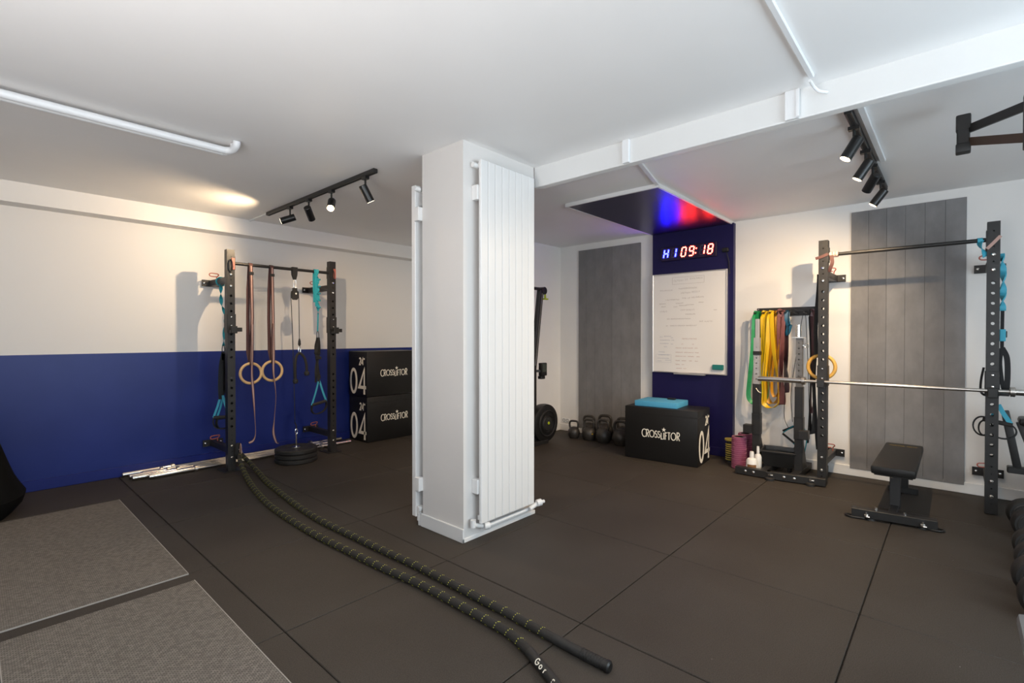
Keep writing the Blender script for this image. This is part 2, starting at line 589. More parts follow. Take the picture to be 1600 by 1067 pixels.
GLYPH = {
    'C': (0.78, [arc(0.5, 0.5, 0.45, 0.48, 50, 310)]),
    'R': (0.62, [[(0.1, 0), (0.1, 0.97), (0.3, 0.97)] + arc(0.3, 0.74, 0.24, 0.23, 90, -90, 10) + [(0.14, 0.51)], [(0.24, 0.51), (0.56, 0)]]),
    'O': (1.02, [arc(0.5, 0.49, 0.44, 0.46, 0, 360, 26)]),
    'S': (0.52, [arc(0.26, 0.73, 0.2, 0.22, 30, 250, 10) + arc(0.22, 0.26, 0.22, 0.25, 70, -150, 10)]),
    'L': (0.46, [[(0.1, 1), (0.1, 0.03), (0.42, 0.03)]]),
    'I': (0.22, [[(0.1, 0), (0.1, 1)]]),
    'F': (0.48, [[(0.1, 0), (0.1, 0.97), (0.46, 0.97)], [(0.1, 0.55), (0.36, 0.55)]]),
    'T': (0.56, [[(0.28, 0), (0.28, 0.97)], [(0.02, 0.97), (0.54, 0.97)]]),
    '0': (0.62, [arc(0.27, 0.5, 0.235, 0.46, 0, 360, 30)]),
    '4': (0.62, [[(0.46, 0), (0.46, 0.97), (0.06, 0.27), (0.60, 0.27)]]),
    '2': (0.58, [arc(0.26, 0.72, 0.22, 0.24, 160, -35, 10) + [(0.05, 0.04), (0.5, 0.04)]]),
    '"': (0.34, [[(0.08, 0.98), (0.08, 0.74)], [(0.24, 0.98), (0.24, 0.74)]]),
    'G': (0.86, [arc(0.48, 0.5, 0.42, 0.46, 45, 360, 22) + [(0.5, 0.5)]]),
    'n': (0.6, [[(0.08, 0), (0.08, 0.6)], arc(0.28, 0.38, 0.2, 0.22, 180, 0, 8) + [(0.48, 0)]]),
    'o': (0.66, [arc(0.32, 0.32, 0.27, 0.29, 0, 360, 16)]),
    'r': (0.4, [[(0.08, 0), (0.08, 0.6)], arc(0.28, 0.38, 0.2, 0.22, 180, 60, 6)]),
}


def write(b, s_, o, u, v, n, h, wd, sx=1.0, gap=0.06):
    """letters of height h; o = lower left corner"""
    x = 0.0
    o, u, v, n = Vector(o), Vector(u), Vector(v), Vector(n)
    for ch in s_:
        adv, strokes = GLYPH[ch]
        for st in strokes:
            closed = len(st) > 20 and (Vector(st[0]) - Vector(st[-1])).length < 1e-4
            pts = [((x + p[0] * sx) * h, p[1] * h) for p in (st[:-1] if closed else st)]
            b.stroke(pts, o, u, v, n, wd, closed)
        x += adv * sx + gap
    return x * h


def star(b, c, u, v, n, r):
    pts = []
    for i in range(10):
        a = PI / 2 + i * PI / 5
        q = r if i % 2 == 0 else r * 0.42
        pts.append((q * math.cos(a), q * math.sin(a)))
    b.prism(pts, c, u, v, n, 0.0012)


# ============================================================ SETTING
X0, X1, Y0, Y1, YA = -1.8, 5.96, -2.6, 6.18, 4.40
XS = 4.57
ZN, ZF = 2.722, 2.722
fl = struct('floor', B().box(X0 - 0.1, X1 + 0.1, Y0 - 0.1, Y1 + 0.1, -0.10, -0.012), HOLE)
xs = [X0, -1, 0, 1, 2, 3, 4, 5, X1]
ys = [Y0, -1.65, -0.65, 0.35, 1.35, 2.35, 3.35, 4.35, 5.35, Y1]
tile_mesh = {}
for i in range(len(xs) - 1):
    for j in range(len(ys) - 1):
        wx, wy = xs[i + 1] - xs[i], ys[j + 1] - ys[j]
        key = (round(wx, 3), round(wy, 3))
        if key not in tile_mesh:
            t = link_mesh('floor_tile', B().box(-wx / 2 + 0.0028, wx / 2 - 0.0028, -wy / 2 + 0.0028, wy / 2 - 0.0028, -0.022, 0, 0.003), FLOORM, smooth=False)
            tile_mesh[key] = t
        else:
            t = tile_mesh[key].copy()
            COL.objects.link(t)
        t.parent = fl
        t.location = ((xs[i] + xs[i + 1]) / 2, (ys[j] + ys[j + 1]) / 2, random.uniform(-0.0006, 0.0006))

struct('ceiling', B().box(X0 - 0.1, 3.02, Y0 - 0.1, Y1 + 0.1, ZN, ZN + 0.15).box(3.02, X1 + 0.1, Y0 - 0.1, YA + 0.1, ZF, ZF + 0.15)
.box(3.02, XS + 0.1, YA + 0.1, Y1 + 0.1, ZN, ZN + 0.15), CEIL)
struct('wall_left', B().box(X0 - 0.1, XS + 0.1, Y1, Y1 + 0.1, -0.02, 2.85), WALL2)
struct('wall_niche', B().box(XS, XS + 0.1, YA + 0.1, Y1, -0.02, 2.85), WHITE)
struct('wall_alcove', B().box(XS, X1 + 0.1, YA, YA + 0.1, -0.02, 2.85), WHITE)
struct('wall_right', B().box(X1, X1 + 0.1, Y0 - 0.1, YA + 0.05, -0.02, 2.85), WHITE)
# walls behind the camera, each with a shop window opening
wb = B().box(X0 - 0.1, X0, Y0 - 0.1, -0.7, -0.02, 2.8).box(X0 - 0.1, X0, 2.5, Y1 + 0.1, -0.02, 2.8)
wb.box(X0 - 0.1, X0, -0.7, 2.5, -0.02, 0.45).box(X0 - 0.1, X0, -0.7, 2.5, 2.45, 2.8)
struct('wall_back', wb, WHITE)
wf = B().box(X0, -0.4, Y0 - 0.1, Y0, -0.02, 2.8).box(3.5, X1, Y0 - 0.1, Y0, -0.02, 2.8)
wf.box(-0.4, 3.5, Y0 - 0.1, Y0, -0.02, 0.45).box(-0.4, 3.5, Y0 - 0.1, Y0, 2.45, 2.8)
struct('wall_front', wf, WHITE)


def window(name, along, a0, a1, fixed):
    f, g = B(), B()
    n = 3
    for k in range(n + 1):
        c = a0 + (a1 - a0) * k / n
        c = min(max(c, a0 + 0.03), a1 - 0.03)
        if along == 'X':
            f.box(c - 0.03, c + 0.03, fixed - 0.03, fixed + 0.03, 0.45, 2.45)
        else:
            f.box(fixed - 0.03, fixed + 0.03, c - 0.03, c + 0.03, 0.45, 2.45)
    for z in (0.48, 2.42):
        if along == 'X':
            f.box(a0, a1, fixed - 0.028, fixed + 0.028, z - 0.03, z + 0.03)
        else:
            f.box(fixed - 0.028, fixed + 0.028, a0, a1, z - 0.03, z + 0.03)
    o = struct(name, f, WPIPE)
    for k in range(n):
        c0, c1 = a0 + (a1 - a0) * k / n + 0.03, a0 + (a1 - a0) * (k + 1) / n - 0.03
        if along == 'X':
            part('window_pane', B().box(c0, c1, fixed - 0.004, fixed + 0.004, 0.5, 2.4), GLASS, o)
        else:
            part('window_pane', B().box(fixed - 0.004, fixed + 0.004, c0, c1, 0.5, 2.4), GLASS, o)


window('window_1', 'X', -0.4, 3.5, Y0 - 0.05)
window('window_2', 'Y', -0.7, 2.5, X0 - 0.05)

# soffit along the top of the blue wall
struct('trim_1', B().box(X0, XS, 5.975, Y1, 2.545, ZN + 0.02), WHITE)
# beam from the pillar across the room
struct('beam', B().box(3.0, 3.07, Y0, 2.475, 2.565, 2.82, 0.008), BEAMP)
# pillar with its skirting
pil = struct('pillar', B().box(2.245, 2.99, 2.467, 2.91, -0.01, 2.76), PILLAR)
part('skirting', B().box(2.231, 2.245, 2.457, 2.922, 0, 0.095, 0.003).box(2.231, 3.0, 2.457, 2.467, 0, 0.03, 0.003), WGLOSS, pil)
struct('baseboard_left', B().box(X0, XS, Y1 - 0.022, Y1, 0, 0.10, 0.004), NAVY)
struct('baseboard_right', B().box(X1 - 0.018, X1, Y0, 1.9, 0, 0.10, 0.004).box(X1 - 0.018, X1, 2.89, YA, 0, 0.10, 0.004), WGLOSS)
struct('baseboard_alcove', B().box(XS + 0.1, X1 - 0.018, YA - 0.018, YA, 0, 0.10, 0.004), WGLOSS)
# navy strip of wall behind the board, and the navy canopy above it
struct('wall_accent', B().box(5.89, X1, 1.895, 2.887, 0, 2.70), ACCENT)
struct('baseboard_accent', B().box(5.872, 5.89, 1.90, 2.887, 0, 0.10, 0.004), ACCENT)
cn = thing('ceiling_canopy', 'navy painted canopy panel with white edges on the ceiling above the clock', 'canopy', (4.97, 2.4, 2.69))
part('canopy_underside', B().box(4.03, 5.89, 1.93, 2.885, 2.690, 2.70), CANOPY, cn)
part('white_edge', B().box(4.012, 4.03, 1.912, 2.903, 2.688, ZF).box(4.03, 5.96, 1.912, 1.93, 2.688, ZF).box(4.03, 5.96, 2.885, 2.903, 2.688, ZF), WGLOSS, cn, 'white edge strip')


def plank_panel(name, label, y0, y1, z0, z1, n):
    r = thing(name, label, 'wall panel', (X1, (y0 + y1) / 2, z0))
    wd = (y1 - y0) / n
    part('backing_board', B().box(X1 - 0.009, X1 - 0.0015, y0, y1, z0, z1), BLACK, r)
    first = None
    for k in range(n):
        if first is None:
            first = link_mesh('plank', B().box(-0.022, -0.009, -wd / 2 + 0.0006, wd / 2 - 0.0006, 0, z1 - z0, 0.0012), PLANK, smooth=False)
            q = first
        else:
            q = first.copy()
            COL.objects.link(q)
        q.parent = r
        q.location = (0, y0 + wd * (k + 0.5) - (y0 + y1) / 2, 0)


plank_panel('plank_panel', 'grey concrete-look plank panel on the right wall behind the bench', -0.066, 0.782, 0.074, 2.634, 6)
plank_panel('plank_panel', 'grey plank panel on the wall behind the row of kettlebells', 3.085, 4.057, 0.074, 2.632, 7)

# ------------------------------------------------------------ cable conduits and pipes at the ceiling
o = solo('cable_conduit', B().box(-0.98, 2.87, 0.537, 0.563, ZN - 0.018, ZN, 0.003), WPIPE, 'long white cable conduit on the near ceiling running to the beam', 'conduit')
b = B().tube(smoothpath([(2.86, 0.555, 2.69), (2.93, 0.55, 2.683), (2.965, 0.535, 2.67), (2.99, 0.50, 2.66)], 5), 0.008, 8)
part('elbow', b, WPIPE, o)
solo('cable_conduit', B().box(2.976, 3.0, 0.629, 0.697, 2.567, ZN, 0.003).box(2.968, 2.978, 0.625, 0.640, 2.570, ZN - 0.005), WPIPE,
     'short white conduit running down the beam beside the right track light', 'conduit')
solo('cable_conduit', B().box(2.976, 3.0, 1.633, 1.684, 2.567, ZN, 0.003), WPIPE,
     'short white conduit running down the beam in front of the navy canopy', 'conduit')
solo('cable_conduit', B().box(3.07, 4.6, 0.395, 0.430, ZF - 0.020, ZF, 0.003), WPIPE, 'white conduit beside the black rail of the right track light', 'conduit')
solo('cable_conduit', B().bar((3.07, 1.70, ZF - 0.01), (4.012, 1.925, ZF - 0.01), 0.03, 0.018), WPIPE, 'white conduit on the ceiling from the beam to the canopy corner', 'conduit')
solo('cable_conduit', B().box(2.162, 2.180, 5.50, 5.975, ZN - 0.014, ZN, 0.003), WPIPE, 'short white conduit between the left track light and the blue wall soffit', 'conduit')
pp = thing('heating_pipes', 'pair of white heating pipes along the ceiling at the upper left', 'pipes', (0.2, 3.75, 2.66))
for yy, r in ((3.712, 0.024), (3.775, 0.018)):
    part('pipe', B().tube(smoothpath([(-0.98, yy, 2.668), (0.5, yy, 2.668), (1.15, yy, 2.668), (1.20, yy - 0.008, 2.668), (1.228, yy - 0.04, 2.672), (1.232, yy - 0.09, 2.69), (1.232, yy - 0.10, 2.716)], 6), r, 12), WPIPE, pp)


# ------------------------------------------------------------ track lights
def track(label, rail, spots, cx):
    """rail box, spots: (mount xyz, aim xyz, lens material, watts, cone)"""
    r = thing('track_light', label, 'track light', (*cx, rail[5]))
    part('rail', B().box(*rail, 0.004), BLACK, r)
    part('rail_slot', B().box(rail[0] + 0.012, rail[1] - 0.012, rail[2] + 0.012, rail[3] - 0.012, rail[4] - 0.001, rail[4] + 0.004), HOLE, r)
    for (m_, aim, lm, wt, cone) in spots:
        m_ = Vector(m_)
        piv = m_ - V(0, 0, 0.115)
        d = (Vector(aim) - piv).normalized()
        c0, c1 = piv - d * 0.05, piv + d * 0.09
        bd = B().tube([c0, c0 + d * 0.004, c1], 0.033, 20, scale=[0.9, 1, 1])
        sp = part('spotlight', bd, BLACKPL, r)
        st = B().box(m_.x - 0.018, m_.x + 0.018, m_.y - 0.03, m_.y + 0.03, m_.z - 0.022, m_.z).cyl(m_ - V(0, 0, 0.02), piv, 0.008, 10)
        part('stem', st, BLACKPL, sp)
        ln = B().tube([c1 - d * 0.004, c1 + d * 0.0015], 0.0285, 20)
        part('lens', ln, lm, sp)
        if wt > 0:
            ld = bpy.data.lights.new('track_lamp', 'SPOT')
            ld.energy = wt
            ld.color = (1.0, 0.73, 0.45)
            ld.spot_size = R(cone)
            ld.spot_blend = 0.9
            ld.shadow_soft_size = 0.013
            lo_ = bpy.data.objects.new('track_lamp', ld)
            COL.objects.link(lo_)
            lo_.location = c1 + d * 0.024 - ORIG[r.name]
            lo_.rotation_euler = d.to_track_quat('-Z', 'Y').to_euler()
            lo_.parent = r
    return r


zl, zr = ZN, ZF
track('black four-spot track light on the ceiling above the left rig', (2.148, 2.188, 3.40, 5.47, zl - 0.035, zl),
      [((2.168, 4.93, zl - 0.035), (0.45, 6.0, 1.80), E_WARM2, 72, 138),
       ((2.168, 4.53, zl - 0.035), (3.7, 5.9, 0.9), E_WARM2, 55, 100),
       ((2.168, 4.10, zl - 0.035), (1.2, 2.7, 1.1), E_WARM, 52, 110),
       ((2.168, 3.55, zl - 0.035), (3.6, 3.4, 0.2), E_WARM2, 42, 95)], (2.168, 4.43))
track('black four-spot track light on the ceiling of the right bay', (3.42, 5.44, 0.452, 0.492, zr - 0.035, zr),
      [((3.66, 0.472, zr - 0.035), (3.25, 1.6, 0.5), E_WARM, 45, 135),
       ((4.18, 0.472, zr - 0.035), (4.1, 1.7, 0.6), E_WARM, 85, 135),
       ((4.58, 0.472, zr - 0.035), (5.96, 1.7, 0.9), E_WARM2, 115, 115),
       ((5.10, 0.472, zr - 0.035), (5.1, 1.75, 0.8), E_WARM, 30, 125)], (4.43, 0.472))


# ------------------------------------------------------------ radiators on the pillar
def radiator(label, y_front, y_back, x0, x1, z0, z1, wall_y, sgn, n=8):
    r = thing('radiator', label, 'radiator', ((x0 + x1) / 2, (y_front + y_back) / 2, z0))
    wd = (x1 - x0) / n
    first = None
    for k in range(n):
        if first is None:
            first = link_mesh('radiator_panel', B().box(-wd / 2 + 0.0012, wd / 2 - 0.0012, -abs(y_back - y_front) / 2, abs(y_back - y_front) / 2, 0, z1 - z0, 0.004), WGLOSS, smooth=False)
            q = first
        else:
            q = first.copy()
            COL.objects.link(q)
        q.parent = r
        q.location = (x0 + wd * (k + 0.5) - (x0 + x1) / 2, 0, 0)
    yb = y_back
    for zz in (z0 + 0.02, z1 - 0.05):
        part('manifold', B().box(x0 + 0.01, x1 - 0.01, min(yb, yb + sgn * 0.02), max(yb, yb + sgn * 0.02), zz, zz + 0.03), WGLOSS, r)
    for zz in (z1 - 0.22, z0 + 0.25):
        part('wall_bracket', B().box(x0 - 0.012, x0 + 0.03, min(yb, wall_y), max(yb, wall_y), zz - 0.05, zz + 0.05, 0.003), WGLOSS, r)
    ym = (yb + wall_y) / 2
    part('air_vent', B().cyl((x0 - 0.028, ym, z1 - 0.035), (x0 + 0.02, ym, z1 - 0.035), 0.018, 12), WGLOSS, r)
    return r


rad = radiator('tall white panel radiator on the right face of the pillar', 2.388, 2.412, 2.335, 2.905, 0.12, 2.60, 2.467, 1)
v = B().cyl((2.30, 2.425, 0.115), (2.39, 2.425, 0.085), 0.016, 12).cyl((2.30, 2.43, 0.15), (2.30, 2.43, 0.10), 0.02, 12).cyl((2.385, 2.41, 0.09), (2.42, 2.395, 0.09), 0.026, 14)
part('valve', v, WGLOSS, rad)
v = B().cyl((2.86, 2.40, 0.085), (2.94, 2.39, 0.11), 0.018, 12).cyl((2.93, 2.385, 0.115), (2.965, 2.37, 0.12), 0.026, 14).cyl((2.965, 2.37, 0.12), (2.99, 2.36, 0.122), 0.013, 10)
part('valve', v, WGLOSS, rad)
part('supply_pipe', B().cyl((2.38, 2.43, 0.072), (2.90, 2.43, 0.072), 0.014, 10), WPIPE, rad)
rad2 = radiator('white radiator seen edge-on behind the left side of the pillar', 3.012, 2.965, 2.222, 2.90, 0.06, 2.515, 2.91, -1)
v = B().cyl((2.228, 2.955, 0.115), (2.27, 2.955, 0.115), 0.026, 14).cyl((2.248, 2.95, 0.10), (2.248, 2.945, 0.0), 0.015, 12).cyl((2.248, 2.948, 0.065), (2.248, 2.948, 0.035), 0.021, 12)
part('valve', v, WGLOSS, rad2)


# ============================================================ RIGS
def holed_tube(b, w_, zs, z0, z1, rad_, rim=0.004, big=True):
    """square steel tube centred on x=y=0, hole rows through the faces +-y; open see-through holes"""
    h = w_ / 2
    hs = sorted(zs)
    for sy in (-1, 1):
        def P(x, z, dy=0):
            return V(x, sy * (h - dy), z)
        cell = 0.017
        cuts = [z0]
        for (z, r) in hs:
            cuts += [z - cell, z + cell]
        cuts.append(z1)
        for k in range(0, len(cuts), 2):
            if cuts[k + 1] - cuts[k] > 1e-5:
                b.add([P(-h, cuts[k]), P(h, cuts[k]), P(h, cuts[k + 1]), P(-h, cuts[k + 1])], [(0, 1, 2, 3)])
        for (z, r) in hs:
            b.add([P(-h, z - cell), P(-cell, z - cell), P(-cell, z + cell), P(-h, z + cell)], [(0, 1, 2, 3)])
            b.add([P(cell, z - cell), P(h, z - cell), P(h, z + cell), P(cell, z + cell)], [(0, 1, 2, 3)])
            n = 16
            out, inn, deep = [], [], []
            for i in range(n):
                a = 2 * PI * (i + 0.5) / n
                c, s_ = math.cos(a), math.sin(a)
                k = cell / max(abs(c), abs(s_))
                out.append(P(c * k, z + s_ * k)); inn.append(P(c * r, z + s_ * r)); deep.append(P(c * r, z + s_ * r, rim))
            fs = []
            for i in range(n):
                j = (i + 1) % n
                fs += [(i, j, n + j, n + i), (n + i, n + j, 2 * n + j, 2 * n + i)]
            # square corners left by the 16-gon
            b.add(out + inn + deep, fs)
            for (cx_, cz_) in ((1, 1), (1, -1), (-1, 1), (-1, -1)):
                qs = [q for q in out if (q.x * cx_ > 0 and (q.z - z) * cz_ > 0)]
                qs = sorted(qs, key=lambda q: abs(q.x))
                if len(qs) >= 4:
                    a1 = [q for q in qs if abs(abs(q.x) - cell) < 1e-6]
                    a2 = [q for q in qs if abs(abs(q.z - z) - cell) < 1e-6]
                    p1 = max(a1, key=lambda q: abs(q.z - z)); p2 = max(a2, key=lambda q: abs(q.x))
                    b.add([p1, p2, P(cx_ * cell, z + cz_ * cell)], [(0, 1, 2)])
    b.add([(-h, -h, z0), (-h, h, z0), (-h, h, z1), (-h, -h, z1)], [(0, 1, 2, 3)])
    b.add([(h, -h, z0), (h, h, z0), (h, h, z1), (h, -h, z1)], [(0, 1, 2, 3)])
    b.add([(-h, -h, z1), (h, -h, z1), (h, h, z1), (-h, h, z1)], [(0, 1, 2, 3)])
    return b


HOLES = [(1.818 - 0.0795 * k, 0.0125) for k in range(18) if k not in (9, 10)] + [(z, 0.0055) for z in (2.222, 2.10, 1.983, 0.378, 0.322, 0.205, 0.084)]
BOLTS = [2.039, 1.921, 0.262, 0.142]
POST = 0.074


def rig(label, pa, pb, ang, depth, zs_feet):
    """two uprights at pa, pb; local -y faces the room, +y the wall at distance depth"""
    mid = ((pa[0] + pb[0]) / 2, (pa[1] + pb[1]) / 2, 0)
    r = thing('pull_up_rig', label, 'rig', mid, ang)
    half = (Vector((pb[0], pb[1])) - Vector((pa[0], pa[1]))).length / 2
    M = None
    for s_ in (-1, 1):
        up_ = B()
        holed_tube(up_, POST, HOLES, 0.006, 2.296, 0.0125)
        up_.xf(Matrix.Translation((s_ * half, 0, 0)))
        u = part('upright', up_, BLACK, r, smooth=False)
        bolts('bolt_head', [(0.014, 0), (0.014, -0.005), (0.009, -0.011), (0.003, -0.012)], [(s_ * half, -POST / 2, z) for z in BOLTS], 'Y', CHROME, u)
        if zs_feet:
            part('foot_plate', B().box(s_ * half - 0.085, s_ * half + 0.085, -0.075, 0.15, 0, 0.008, 0.002), BLACK, r)
        # brackets to the wall
        for z in (1.985, 0.215):
            br = B().box(s_ * half - 0.03, s_ * half + 0.03, POST / 2, depth - 0.006, z - 0.032, z + 0.032, 0.003)
            br.box(s_ * half - 0.10, s_ * half + 0.10, depth - 0.008, depth, z - 0.036, z + 0.036)
            w_ = part('wall_bracket', br, BLACK, r)
            bolts('bolt_head', [(0.012, 0), (0.012, -0.005), (0.006, -0.009)], [(s_ * half + dx, depth - 0.008, z) for dx in (-0.075, 0.075)], 'Y', CHROME, w_)
            pn = B()
            zz = z + 0.032
            c_ = s_ * half
            pn.tube(smoothpath([(c_ + 0.012, 0.44, zz - 0.005), (c_ + 0.014, 0.44, zz + 0.03), (c_ + 0.03, 0.43, zz + 0.052), (c_ + 0.015, 0.42, zz + 0.066), (c_ - 0.055, 0.40, zz + 0.066), (c_ - 0.07, 0.40, zz + 0.05), (c_ - 0.055, 0.40, zz + 0.034), (c_ + 0.005, 0.42, zz + 0.034)], 5), 0.0055, 8)
            part('locking_pin', pn, REDPIN, w_, 'red coated wire locking pin')
    part('pull_up_bar', B().cyl((-half + POST / 2, 0, 2.16), (half - POST / 2, 0, 2.16), 0.0165, 16), BLACK, r)
    for s_ in (-1, 1):
        part('bar_flange', B().box(s_ * (half - POST / 2) - 0.006, s_ * (half - POST / 2) + 0.006, -0.034, 0.034, 2.09, 2.23), BLACK, r)
    return r, half


rigL, hl = rig('black pull-up rig bolted to the blue wall holding the gymnastic rings', (1.835, 5.60), (2.955, 5.60), 0.0001, 0.555, True)
# right rig: local -y must face -X of the room -> turned by -90 degrees
rigR, hr = rig('black pull-up rig in front of the right wall holding the barbell', (5.405, 0.925), (5.405, -0.216), -PI / 2, 0.540, False)


def j_cup(label, x, y, z, side):
    """side 'L': room face -y ; 'R': room face -x"""
    r = thing('j_cup', label, 'j-cup', (x, y, z), 0 if side == 'L' else -PI / 2)
    if side == 'L':
        ORIG[r.name] = V(0, 0, 0)
    b = B().box(-0.042, 0.042, -0.045, -0.0395, -0.02, 0.17, 0.001).box(0.0385, 0.042, -0.045, 0.045, -0.02, 0.17, 0.001).box(-0.042, -0.0385, -0.045, 0.045, -0.02, 0.17, 0.001)
    part('bracket', b, BLACK, r)
    part('cradle', B().box(-0.03, 0.03, -0.125, -0.046, -0.03, 0.004, 0.004).box(-0.03, 0.03, -0.128, -0.112, -0.03, 0.045, 0.004), BLACKPL, r)
    bolts('rivet', [(0.008, 0), (0.008, -0.004), (0.003, -0.006)], [(0, -0.046, z_) for z_ in (0.05, 0.14)], 'Y', CHROME, r, 10)
    if side == 'L':
        part('side_arm', B().box(0.0, 0.085, -0.10, -0.07, -0.012, 0.03, 0.003), BLACKPL, r)
    return r


j_cup('black j-cup on the left upright of the left rig', 1.835, 5.60, 1.46, 'L')
j_cup('black j-cup on the right upright of the left rig', 2.955, 5.60, 1.46, 'L')
j_cup('black j-cup on the upright nearest the camera holding the barbell', 5.405, -0.216, 0.955, 'R')
j_cup('black j-cup on the upright by the hanging bands holding the barbell', 5.405, 0.925, 0.955, 'R')


# ------------------------------------------------------------ barbells
def barbell_mesh(r, L=2.18, sleeve=0.41, sr=0.025, shaft=0.0145):
    """along local x"""
    h = L / 2
    part('shaft', B().lathe([(shaft, -h + sleeve), (shaft, h - sleeve)], (0, 0, 0), 14, 'X'), STEEL, r)
    for s_ in (-1, 1):
        sl = B().lathe([(sr * 0.8, s_ * h), (sr, s_ * (h - 0.006)), (sr, s_ * (h - sleeve + 0.03))], (0, 0, 0), 18, 'X')
        q = part('sleeve', sl, CHROME, r)
        part('collar', B().lathe([(sr * 1.05, s_ * (h - sleeve + 0.035)), (sr * 1.5, s_ * (h - sleeve + 0.03)), (sr * 1.5, s_ * (h - sleeve + 0.004)), (sr * 1.0, s_ * (h - sleeve))], (0, 0, 0), 18, 'X'), STEEL, q)


def barbell(label, loc, rz, L=2.18, sleeve=0.41, sr=0.025, group=None):
    r = bpy.data.objects.new('barbell', None)
    COL.objects.link(r)
    ORIG[r.name] = V(0, 0, 0)
    meta(r, label, 'barbell', group)
    barbell_mesh(r, L, sleeve, sr)
    r.location = loc
    r.rotation_euler = (0, 0, rz)
    return r


rb = barbell('long steel barbell racked across the right rig', (5.322, 0.372, 0.976), PI / 2, 2.2, 0.42)
for s_ in (-1, 1):
    pass
gr = 'barbells lying along the blue wall'
barbell('barbell lying nearest the blue wall baseboard', (2.19, 6.118, 0.026), 0.0, 2.34, 0.44)
barbell('barbell lying closest to the room in the row by the blue wall', (2.27, 5.86, 0.026), R(0.8), 2.18, 0.42)
barbell('short barbell lying second from the room in the row by the blue wall', (1.99, 5.922, 0.026), R(0.8), 1.86, 0.40)
barbell('barbell lying third from the room in the row by the blue wall', (2.13, 5.99, 0.026), R(0.6), 2.16, 0.34)
barbell('barbell lying second from the baseboard with its end set back', (2.19, 6.058, 0.0235), R(0.25), 2.04, 0.18, 0.0225)

# ------------------------------------------------------------ gymnastic rings
BARZ = 2.16


def gym_ring(label, x, zc, y, xs_, tail, dx):
    r = thing('gymnastic_ring', label, 'gymnastic ring', (x, y, zc))
    rr = part('wooden_ring', B().ring((x, y, zc), 0.105, 0.0145, 'Y', 40, 12), WOOD, r)
    back = [(xs_ - 0.022, 5.645, BARZ - 0.01)]
    # strap loop: over the bar, down through the ring, both sides
    ov = [V(xs_, 5.60 + 0.021 * math.cos(a), BARZ + 0.021 * math.sin(a)) for a in [PI * k / 8 for k in range(9)]]
    fr = [V(xs_ + 0.004, 5.577, 1.9), V(xs_ + 0.006, 5.572, 1.6), V(x + 0.003, y - 0.004, zc + 0.20), V(x, y - 0.018, zc + 0.105), V(x, y - 0.002, zc + 0.084)]
    bk = [V(x, y + 0.018, zc + 0.105), V(x - 0.02, y + 0.02, zc + 0.22), V(xs_ - 0.018, 5.622, 1.6), V(xs_ - 0.014, 5.624, 1.9)]
    path = ov[::-1] + bk[::-1][::1] if False else (list(reversed(fr)) + list(reversed(ov)) + list(reversed(bk)))
    part('strap', B().ribbon(path, 0.036, 0.003, (1, 0, 0), closed=True), STRAPP, r)
    # pale stripe woven along the front of the strap
    st = [p + V(0, -0.0028, 0) for p in fr[:4]]
    st = [V(xs_ + 0.002, 5.5755, BARZ - 0.01)] + st
    part('stripe', B().ribbon(st, 0.013, 0.001, (1, 0, 0)), STRAPL, r)
    # buckle
    part('buckle', B().box(xs_ - 0.024, xs_ + 0.024, 5.566, 5.574, BARZ - 0.105, BARZ - 0.075, 0.002), BLACKPL, r)
    # free tail hanging in front of the ring
    tl = smoothpath([(x + 0.006, y - 0.030, zc + 0.52), (x + 0.004, y - 0.034, zc + 0.2), (x - 0.002, y - 0.036, zc)] + [(q[0], y - 0.03, q[1]) for q in tail], 6)
    n = len(tl)
    tw = [1.15 * math.sin(i / n * 7.0 + dx) for i in range(n)]
    tp = part('strap_tail', B().ribbon(tl, 0.027, 0.002, (1, 0, 0), twist=tw), STRAPP, r)
    part('stripe', B().ribbon(tl, 0.014, 0.0052, (1, 0, 0), twist=tw), STRAPL, tp, 'pale rose stripe')
    return r


gym_ring('wooden gymnastic ring hanging left on the left rig with rose strap', 2.018, 1.006, 5.55, 2.036, [(2.03, 0.8), (2.043, 0.55), (2.05, 0.38), (2.03, 0.30), (1.985, 0.275)], 0.2)
gym_ring('wooden gymnastic ring hanging right on the left rig with rose strap', 2.238, 1.020, 5.55, 2.252, [(2.262, 0.75), (2.245, 0.5), (2.235, 0.35), (2.265, 0.24), (2.29, 0.222)], 1.4)

# ------------------------------------------------------------ pulley with cable
pu = thing('cable_pulley', 'black cable pulley hanging from the bar of the left rig', 'pulley', (2.508, 5.60, 1.85))
part('hanging_strap', B().sweep([(2.508, 5.60, 2.185), (2.508, 5.60, 2.10), (2.51, 5.60, 2.045)], [(0.03, -0.022), (0.03, 0.022), (-0.03, 0.022), (-0.03, -0.022)], up=(1, 0, 0), scale=[1, 0.9, 0.5]), WEBB, pu)
part('carabiner', B().ring((2.512, 5.60, 2.0), 0.014, 0.0035, 'Y', 20, 8, 0.052), CHROME, pu)
ph = B().prism([(-0.034, -0.055), (-0.02, -0.075), (0.02, -0.075), (0.034, -0.055), (0.036, 0.0), (0.024, 0.02), (0.022, 0.06), (-0.022, 0.06), (-0.024, 0.02), (-0.036, 0)], (2.512, 5.585, 1.89), (1, 0, 0), (0, 0, 1), (0, 1, 0), 0.03)
part('pulley_housing', ph, BLACKPL, pu)
part('pulley_wheel', B().lathe([(0.045, -0.009), (0.038, 0), (0.045, 0.009)], (2.512, 5.60, 1.875), 24, 'Y'), BLACKRUB, pu)
part('axle_bolt', B().lathe([(0.012, 0), (0.010, -0.008)], (2.516, 5.585, 1.885), 12, 'Y'), CHROME, pu)
